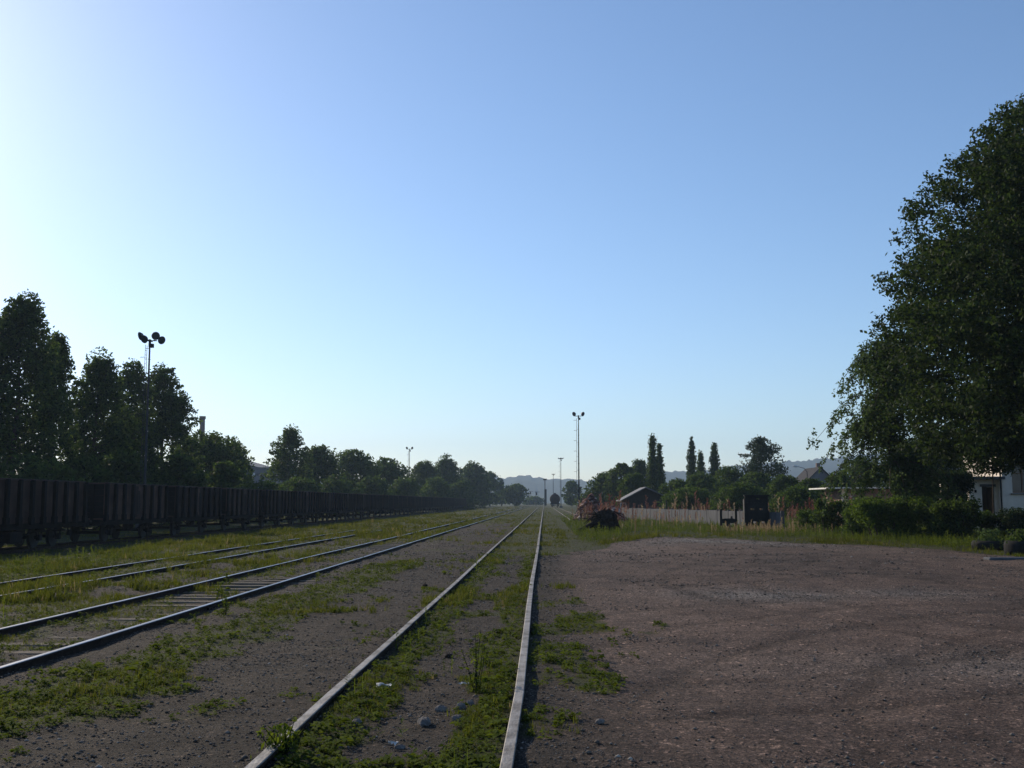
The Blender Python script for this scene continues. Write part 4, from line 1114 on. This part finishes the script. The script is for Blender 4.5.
# stones: deformed octahedra
def rockt(rng):
    v = np.array([(1, 0, 0), (.3, .95, .05), (-.8, .6, 0), (-.8, -.6, .05), (.3, -.95, 0), (.1, .05, .75), (-.1, 0, -.6)], float)
    return v * (1 + rng.normal(size=v.shape) * .16)
rocks = [rockt(rs) for _ in range(12)]
rf = np.array([0, 1, 5, 1, 2, 5, 2, 3, 5, 3, 4, 5, 4, 0, 5, 1, 0, 6, 2, 1, 6, 3, 2, 6, 4, 3, 6, 0, 4, 6])
x, y = wedge_points(520000, 4.5, 60, power=1.05)
cv, lt, gy, tn, rt_ = zone(x, y)
pn = fbm(x * 1.1 + 3, y * .9); pn2 = fbm(x * .35 + 30, y * .5)
pr_ = np.where(lt > .5, .10 + .9 * sm(.5, .68, pn2) * sm(.38, .6, pn) + .8 * gy, .30 + .5 * sm(.45, .65, pn)) * (1 - .75 * cv)
tr2 = (x > -6.6) & (x < -4.9); pr_ = np.where(tr2, .5, pr_)
keep = rs.rand(len(x)) < pr_; x, y = x[keep], y[keep]
s = np.exp(rs.normal(math.log(.0062), .5, len(x))); s = np.clip(s, .0035, .026) * np.clip(y / 16, 1, 2.0)
P = np.stack([x, y, gz(x, y) + s * .15], -1)
scatter('gravel', rocks, rf, 3, P, np.stack([s, s * (.7 + .5 * rs.rand(len(s))), s * .75], -1), rs.rand(len(s)) * 6.28, M['stone'], np.clip(rs.beta(1.3, 2.2, len(s)) + .02, 0, 1), 'loose pebbles and crushed stone scattered over the dirt and the lot', 'gravel')

# grass tufts
def tuft(rng, nb, spread, lean, wd, bend=True):
    v = []
    for _ in range(nb):
        a = rng.rand() * 6.28; b0 = np.array([rng.normal() * spread, rng.normal() * spread, 0]); h = .5 + .6 * rng.rand(); ln = lean * (.3 + rng.rand())
        d = np.array([math.cos(a), math.sin(a), 0]); s_ = np.array([-math.sin(a), math.cos(a), 0]) * wd
        m_ = b0 + d * ln * .35 + np.array([0, 0, h * .6]); e = b0 + d * ln + np.array([0, 0, h])
        v += [b0 - s_, b0 + s_, m_ + s_ * .8, m_ - s_ * .8, m_ - s_ * .8, m_ + s_ * .8, e + s_ * .1, e - s_ * .1]
    return np.array(v)
NB = 7
tufts = [tuft(rs, NB, .16, .45, .035) for _ in range(14)]
tf = np.concatenate([np.arange(4) + 4 * k for k in range(NB * 2)])
def cover_pts(n, ya, yb, power):
    x, y = wedge_points(n, ya, yb, power=power)
    cv, lt, gy, tn, rt_ = zone(x, y)
    k = rs.rand(len(x)) < cv * np.where((x < -9.0), 1.0, .8)
    for xr0 in (-1.73, -.23, -6.53, -5.03):          # keep rail heads clear
        k &= ~((np.abs(x - xr0) < .075) & (rs.rand(len(x)) < .93))
    k &= ~((x < -16.5) & (y < 12))
    return x[k], y[k], cv[k]
parts = []
for (n, ya, yb, hgt) in ((70000, 4.5, 16, .060), (95000, 15, 45, .10), (110000, 40, 140, .15), (40000, 120, 420, .20)):
    x, y, cv = cover_pts(n, ya, yb, 1.0 if yb < 50 else 1.15)
    z = gz(x, y)
    pn = fbm(x * .8 + 9, y * .5 + 2); big = sm(.45, .75, pn)
    h = hgt * (.5 + 1.0 * big) * np.exp(rs.normal(0, .25, len(x))) * np.where(x < -10.4, 1.0, 1.0) * np.where(x < -15.5, .6, 1.0) * np.where((y > np.interp(x, LOTX, LOTY) + 4) & (x > 1), .55, 1.0) * np.where((x > -5.0) & (x < 2.2), .65, 1)
    h = np.where((x > -17) | (y < 30), h, h * 1.0)
    wdt = np.maximum(h * 1.0, .0) * np.clip(y / 40, 1, 1.8)
    parts.append((np.stack([x, y, z - .01], -1), np.stack([wdt, wdt, h], -1)))
P = np.concatenate([p[0] for p in parts]); S = np.concatenate([p[1] for p in parts])
tn = np.clip(.30 + .5 * (fbm(P[:, 0] * .5, P[:, 1] * .3) - .35) + rs.normal(0, .16, len(P)), 0, .9)
dry = rs.rand(len(P)) < .05; tn = np.where(dry, .99, tn)
scatter('grass', tufts, tf, 4, P, S, rs.rand(len(P)) * 6.28, M['grass'], tn, 'uneven green grass between and beside the tracks', 'grass')
print('grass tufts', len(P))

# low broad-leaved weeds
def rosette(rng, nl, h):
    v = []
    for _ in range(nl):
        a = rng.rand() * 6.28; r0 = rng.rand() * .25; r1 = r0 + .25 + .35 * rng.rand(); zz = h * rng.rand(); w_ = .12 + .08 * rng.rand()
        d = np.array([math.cos(a), math.sin(a), 0]); s_ = np.array([-math.sin(a), math.cos(a), 0]) * w_
        c0 = d * r0 + np.array([0, 0, zz]); c1 = d * (r0 + r1) / 2 + np.array([0, 0, zz + .15]); c2 = d * r1 + np.array([0, 0, zz + .02 - .1 * rng.rand()])
        v += [c0, c1 + s_, c2, c1 - s_]
    return np.array(v)
ros = [rosette(rs, 12, .55) for _ in range(12)]
rff = np.arange(48)
x, y, cv = cover_pts(70000, 4.5, 34, 1.0)
k = rs.rand(len(x)) < np.where((x > -1.75) & (x < 2), .95, np.where((x > -5) & (x < -2), .8, .35)); x, y = x[k], y[k]
s = np.exp(rs.normal(math.log(.06), .35, len(x))) * np.clip(y / 18, 1, 1.5)
P = np.stack([x, y, gz(x, y)], -1)
scatter('weeds', ros, rff, 4, P, np.stack([s, s, s * .9], -1), rs.rand(len(x)) * 6.28, M['weed'], np.clip(rs.normal(.45, .22, len(x)), 0, 1), 'low broad-leaved weeds hugging the rails and the dirt strip', 'weeds')

# taller herbs (upright leafy stems)
def herb(rng, nl, w=.10):
    v = [np.array([-.012, 0, 0]), np.array([.012, 0, 0]), np.array([.02, .02, 1]), np.array([0, .02, 1])]
    for i in range(nl):
        z = .08 + .9 * (i + rng.rand()) / nl; a = rng.rand() * 6.28; L_ = (.26 * (1.1 - z) + .07) * (.7 + .6 * rng.rand())
        d = np.array([math.cos(a), math.sin(a), .5]); s_ = np.array([-math.sin(a), math.cos(a), 0]) * w * .45
        c = np.array([0, .02 * z, z]); v += [c, c + d * L_ * .5 + s_, c + d * L_, c + d * L_ * .5 - s_]
    return np.array(v)
herbs = [herb(rs, 15) for _ in range(10)]; hf = np.arange(64)
def band(n, cond, yr, h, xr0=None):
    x, y = wedge_points(n, *yr, power=1.1); k = cond(x, y); x, y = x[k], y[k]
    hh = h * np.exp(rs.normal(0, .35, len(x))); return x, y, hh
yb_ = lambda x: np.interp(x, LOTX, LOTY)
B = [band(26000, lambda x, y: (x < -10.3) & (fbm(x * .5, y * .3 + 50) > .52) & (x > -16), (15, 130), .16),
     band(5000, lambda x, y: (x > -9) & (x < -6.7) & (fbm(x * .8, y * .4 + 70) > .5), (9, 60), .16),
     band(52000, lambda x, y: (x > 1.5) & (y > yb_(x) + 5 + 5 * (fbm(x * .5, y * .2) - .3)), (36, 120), .22),
     band(3000, lambda x, y: (x > -1.7) & (x < -.3) & (fbm(x * 1.5, y * .8 + 20) > .52), (5, 40), .14),
     band(9000, lambda x, y: (x < 30) & (x > -5) & (y > 75), (75, 330), .14)]
x = np.concatenate([b[0] for b in B]); y = np.concatenate([b[1] for b in B]); h = np.concatenate([b[2] for b in B])
scatter('undergrowth', herbs, hf, 4, np.stack([x, y, gz(x, y) - .01], -1), np.stack([h * 1.2, h * 1.2, h], -1), rs.rand(len(x)) * 6.28, M['weed'], np.clip(rs.normal(.55, .25, len(x)), 0, 1), 'taller leafy weeds in the grass along the tracks and before the grey wall', 'weeds')

# rust-coloured dock and dry stalks
def spike(rng, nl):
    v = [np.array([-.012, 0, 0]), np.array([.012, 0, 0]), np.array([.01, .02, 1]), np.array([-.004, .02, 1])]
    for i in range(nl):
        z = .5 + .5 * (i + rng.rand()) / nl; a = rng.rand() * 6.28; L_ = .07 + .05 * rng.rand(); d = np.array([math.cos(a), math.sin(a), 1.0]) * L_
        s_ = np.array([-math.sin(a), math.cos(a), 0]) * .03; c = np.array([0, .02 * z, z]); v += [c, c + d * .5 + s_, c + d, c + d * .5 - s_]
    return np.array(v)
sp = [spike(rs, 15) for _ in range(8)]
pts = []
def cluster(n, xa, xb, ya, yb, h):
    px_ = np.where(rs.rand(n) < .5, xa + rs.rand(n) * (xb - xa), (xa + xb) / 2 + rs.normal(size=n) * (xb - xa) * .3); yy = ya + rs.rand(n) * (yb - ya); xx = np.array([AX(a, b_) for a, b_ in zip(px_, yy)])
    pts.append(np.stack([xx, yy, h * np.exp(rs.normal(0, .28, n))], -1))
cluster(30, 578, 606, 88, 106, 1.25); cluster(34, 592, 622, 62, 70, 1.05); cluster(30, 605, 630, 90, 110, 1.2)
cluster(50, 628, 780, 112, 125, 1.3); cluster(60, 640, 860, 84, 105, 1.15); cluster(60, 770, 850, 66, 84, 1.1); cluster(26, 630, 720, 66, 85, .7)
A = np.concatenate(pts)
# keep stalks on the far side of the wall or clearly in front of it
P = np.stack([A[:, 0], A[:, 1], gz(A[:, 0], A[:, 1])], -1)
scatter('rusty_weeds', sp, hf, 4, P, np.stack([A[:, 2] * .9, A[:, 2] * .9, A[:, 2]], -1), rs.rand(len(A)) * 6.28, M['dock'], rs.rand(len(A)), 'rust-red dock stalks standing behind and beside the grey wall', 'weeds')
pts = []
cluster(30, 578, 606, 86, 108, 1.0); cluster(300, 725, 800, 54, 59, .34); cluster(40, 600, 860, 54, 62, .45); cluster(24, 630, 700, 60, 75, .6); cluster(70, 640, 860, 95, 115, 1.2)
A = np.concatenate(pts); P = np.stack([A[:, 0], A[:, 1], gz(A[:, 0], A[:, 1])], -1)
scatter('dry_weeds', sp, hf, 4, P, np.stack([A[:, 2] * 1.0, A[:, 2] * 1.0, A[:, 2]], -1), rs.rand(len(A)) * 6.28, M['straw'], rs.rand(len(A)), 'straw-coloured dry stalks in front of the steel frame and among the weeds', 'weeds')

# rubble heap: broken brick, plaster and stone piled behind the stump
M['rubble'] = leafmat('rubble', (.03, .022, .02), (.26, .14, .11), 0, .95, (.46, .40, .36), spec=.05)
n = 2600
ca = AX(591, 95); q1 = rs.rand(n) < .72
cx_ = np.where(q1, ca, AX(612, 92)); rad_ = np.where(q1, 1.45, 1.25); hh_ = np.where(q1, 2.15, 1.15)
rr_ = np.sqrt(rs.rand(n)); th_ = rs.rand(n) * 6.28
xx_ = cx_ + rr_ * rad_ * np.cos(th_); yy_ = np.where(q1, 95, 92) + rr_ * rad_ * np.sin(th_)
zz_ = hh_ * (1 - rr_ ** 1.5) * (.7 + .5 * fbm(xx_ * 2.2, yy_ * 2.2)) + rs.rand(n) * .1
sz_ = np.exp(rs.normal(math.log(.10), .45, n))
scatter('rubble', rocks, rf, 3, np.stack([xx_, yy_, zz_], -1), np.stack([sz_, sz_ * .7, sz_ * .8], -1), rs.rand(n) * 6.28, M['rubble'], rs.rand(n), 'heap of broken pinkish brick and pale plaster behind the black stump', 'rubble')

# ---------------------------------------------------------------- small things near the camera
def rock(px, py, sx, sy, sz, label, seed, mat='rock'):
    p = G(px, py); rng = np.random.RandomState(seed); n1_, n2_ = 14, 9; vs = []; fs = []
    z0 = float(gz(np.array([p.x]), np.array([p.y]))[0])
    for i in range(n2_):
        ph = math.pi * i / (n2_ - 1)
        for j in range(n1_):
            th = 2 * math.pi * j / n1_; r = 1 + rng.uniform(-.12, .12)
            vs.append((r * sx * math.sin(ph) * math.cos(th), r * sy * math.sin(ph) * math.sin(th), sz * .45 + r * sz * math.cos(ph)))
    for i in range(n2_ - 1):
        for j in range(n1_): fs.append((i * n1_ + j, (i + 1) * n1_ + j, (i + 1) * n1_ + (j + 1) % n1_, i * n1_ + (j + 1) % n1_))
    o = MB().add(vs, fs).build('stone', M[mat], None, loc=(p.x, p.y, z0)); o.rotation_euler = (0, 0, rng.rand() * 3); tag(o, label, 'stone', 'loose stones lying between the rails'); return o
rock(424, 720, .085, .05, .035, 'largest dark oblong stone of the heap between the sunken rails', 1)
rock(458, 716, .05, .035, .03, 'dark stone just beside the largest oblong one', 2)
rock(461, 707, .045, .03, .04, 'upright pale stone at the edge of the stone heap', 3)
rock(441, 707, .05, .04, .032, 'flat stone at the back of the stone heap', 4)
rock(470, 702, .035, .03, .025, 'small grey stone near the tall weed', 5)
rock(400, 742, .04, .03, .02, 'pale flat stone alone near the bottom of the picture', 6)
rock(357, 720, .05, .035, .03, 'brownish stone beside the sunken rail, below the white scrap', 7)
rock(449, 651, .05, .035, .03, 'black lump of slag midway between the sunken rails', 8, 'stump')
rock(425, 585, .07, .05, .04, 'larger dark lump in the weeds farther along the sunken track', 9, 'stump')
rock(600, 723, .035, .03, .02, 'pale pebble alone on the lot near the sunken rail', 10)
def scrap(px, py, w_, h_, label, seed):
    p = G(px, py); rng = np.random.RandomState(seed); n = 6; vs = []; fs = []
    z0 = float(gz(np.array([p.x]), np.array([p.y]))[0]) + .02
    for i in range(n):
        for j in range(4): vs.append(((i / (n - 1) - .5) * w_ + rng.normal() * .006, (j / 3 - .5) * h_ + rng.normal() * .006, .012 + rng.rand() * .03))
    for i in range(n - 1):
        for j in range(3): fs.append((i * 4 + j, (i + 1) * 4 + j, (i + 1) * 4 + j + 1, i * 4 + j + 1))
    o = MB().add(vs, fs).build('paper_scrap', M['paper'], None, loc=(p.x, p.y, z0)); m_ = o.modifiers.new('thickness', 'SOLIDIFY'); m_.thickness = .002
    o.rotation_euler = (0, 0, rng.uniform(-.5, .5)); tag(o, label, 'litter', 'pale litter along the sunken track')
scrap(384, 688, .13, .07, 'crumpled white scrap beside the sunken rail', 1)
scrap(464, 684, .09, .03, 'thin pale scrap at the foot of the tall weed', 2)
scrap(393, 743, .07, .04, 'small pale scrap near the bottom between the sunken rails', 3)
def weed_plant(px, py, H, label, seed, nst=7):
    p = G(px, py); rng = np.random.RandomState(seed); z0 = float(gz(np.array([p.x]), np.array([p.y]))[0])
    t = empty('weed_plant', (p.x, p.y, z0), label, 'plant'); vs = []; 
    P = np.stack([rng.normal(size=nst) * .05, rng.normal(size=nst) * .05, np.zeros(nst)], -1); h = H * (.6 + .4 * rng.rand(nst))
    st = MB(); C = []
    for i in range(nst):
        e = P[i] + np.array([rng.normal() * .08, rng.normal() * .08, h[i]]); st.tube([P[i], tuple((P[i] + e) / 2 + np.array([.01, 0, 0])), tuple(e)], [.005, .004, .002], 5)
        for k in range(26): 
            q = rng.rand(); C.append(P[i] * (1 - q) + e * q + rng.normal(size=3) * .03 * (1.3 - q))
    st.build('stem', M['leaf_e'], t)
    V, f, tint = leaf_cards(rng, np.maximum(np.array(C), [-9, -9, .01]), .045, asp=.35)
    np_mesh('leaves', V, f, 4, M['weed'], t, tint)
weed_plant(478, 688, .52, 'tall leafy weed standing alone between the sunken rails', 31)
weed_plant(222, 616, .32, 'thin dark weed sprouting from the green strip', 32, 4)
weed_plant(222, 598, .30, 'weed growing against the polished track', 33, 4)
weed_plant(280, 752, .22, 'bushy bright weed at the foot of the sunken rail', 34, 14)
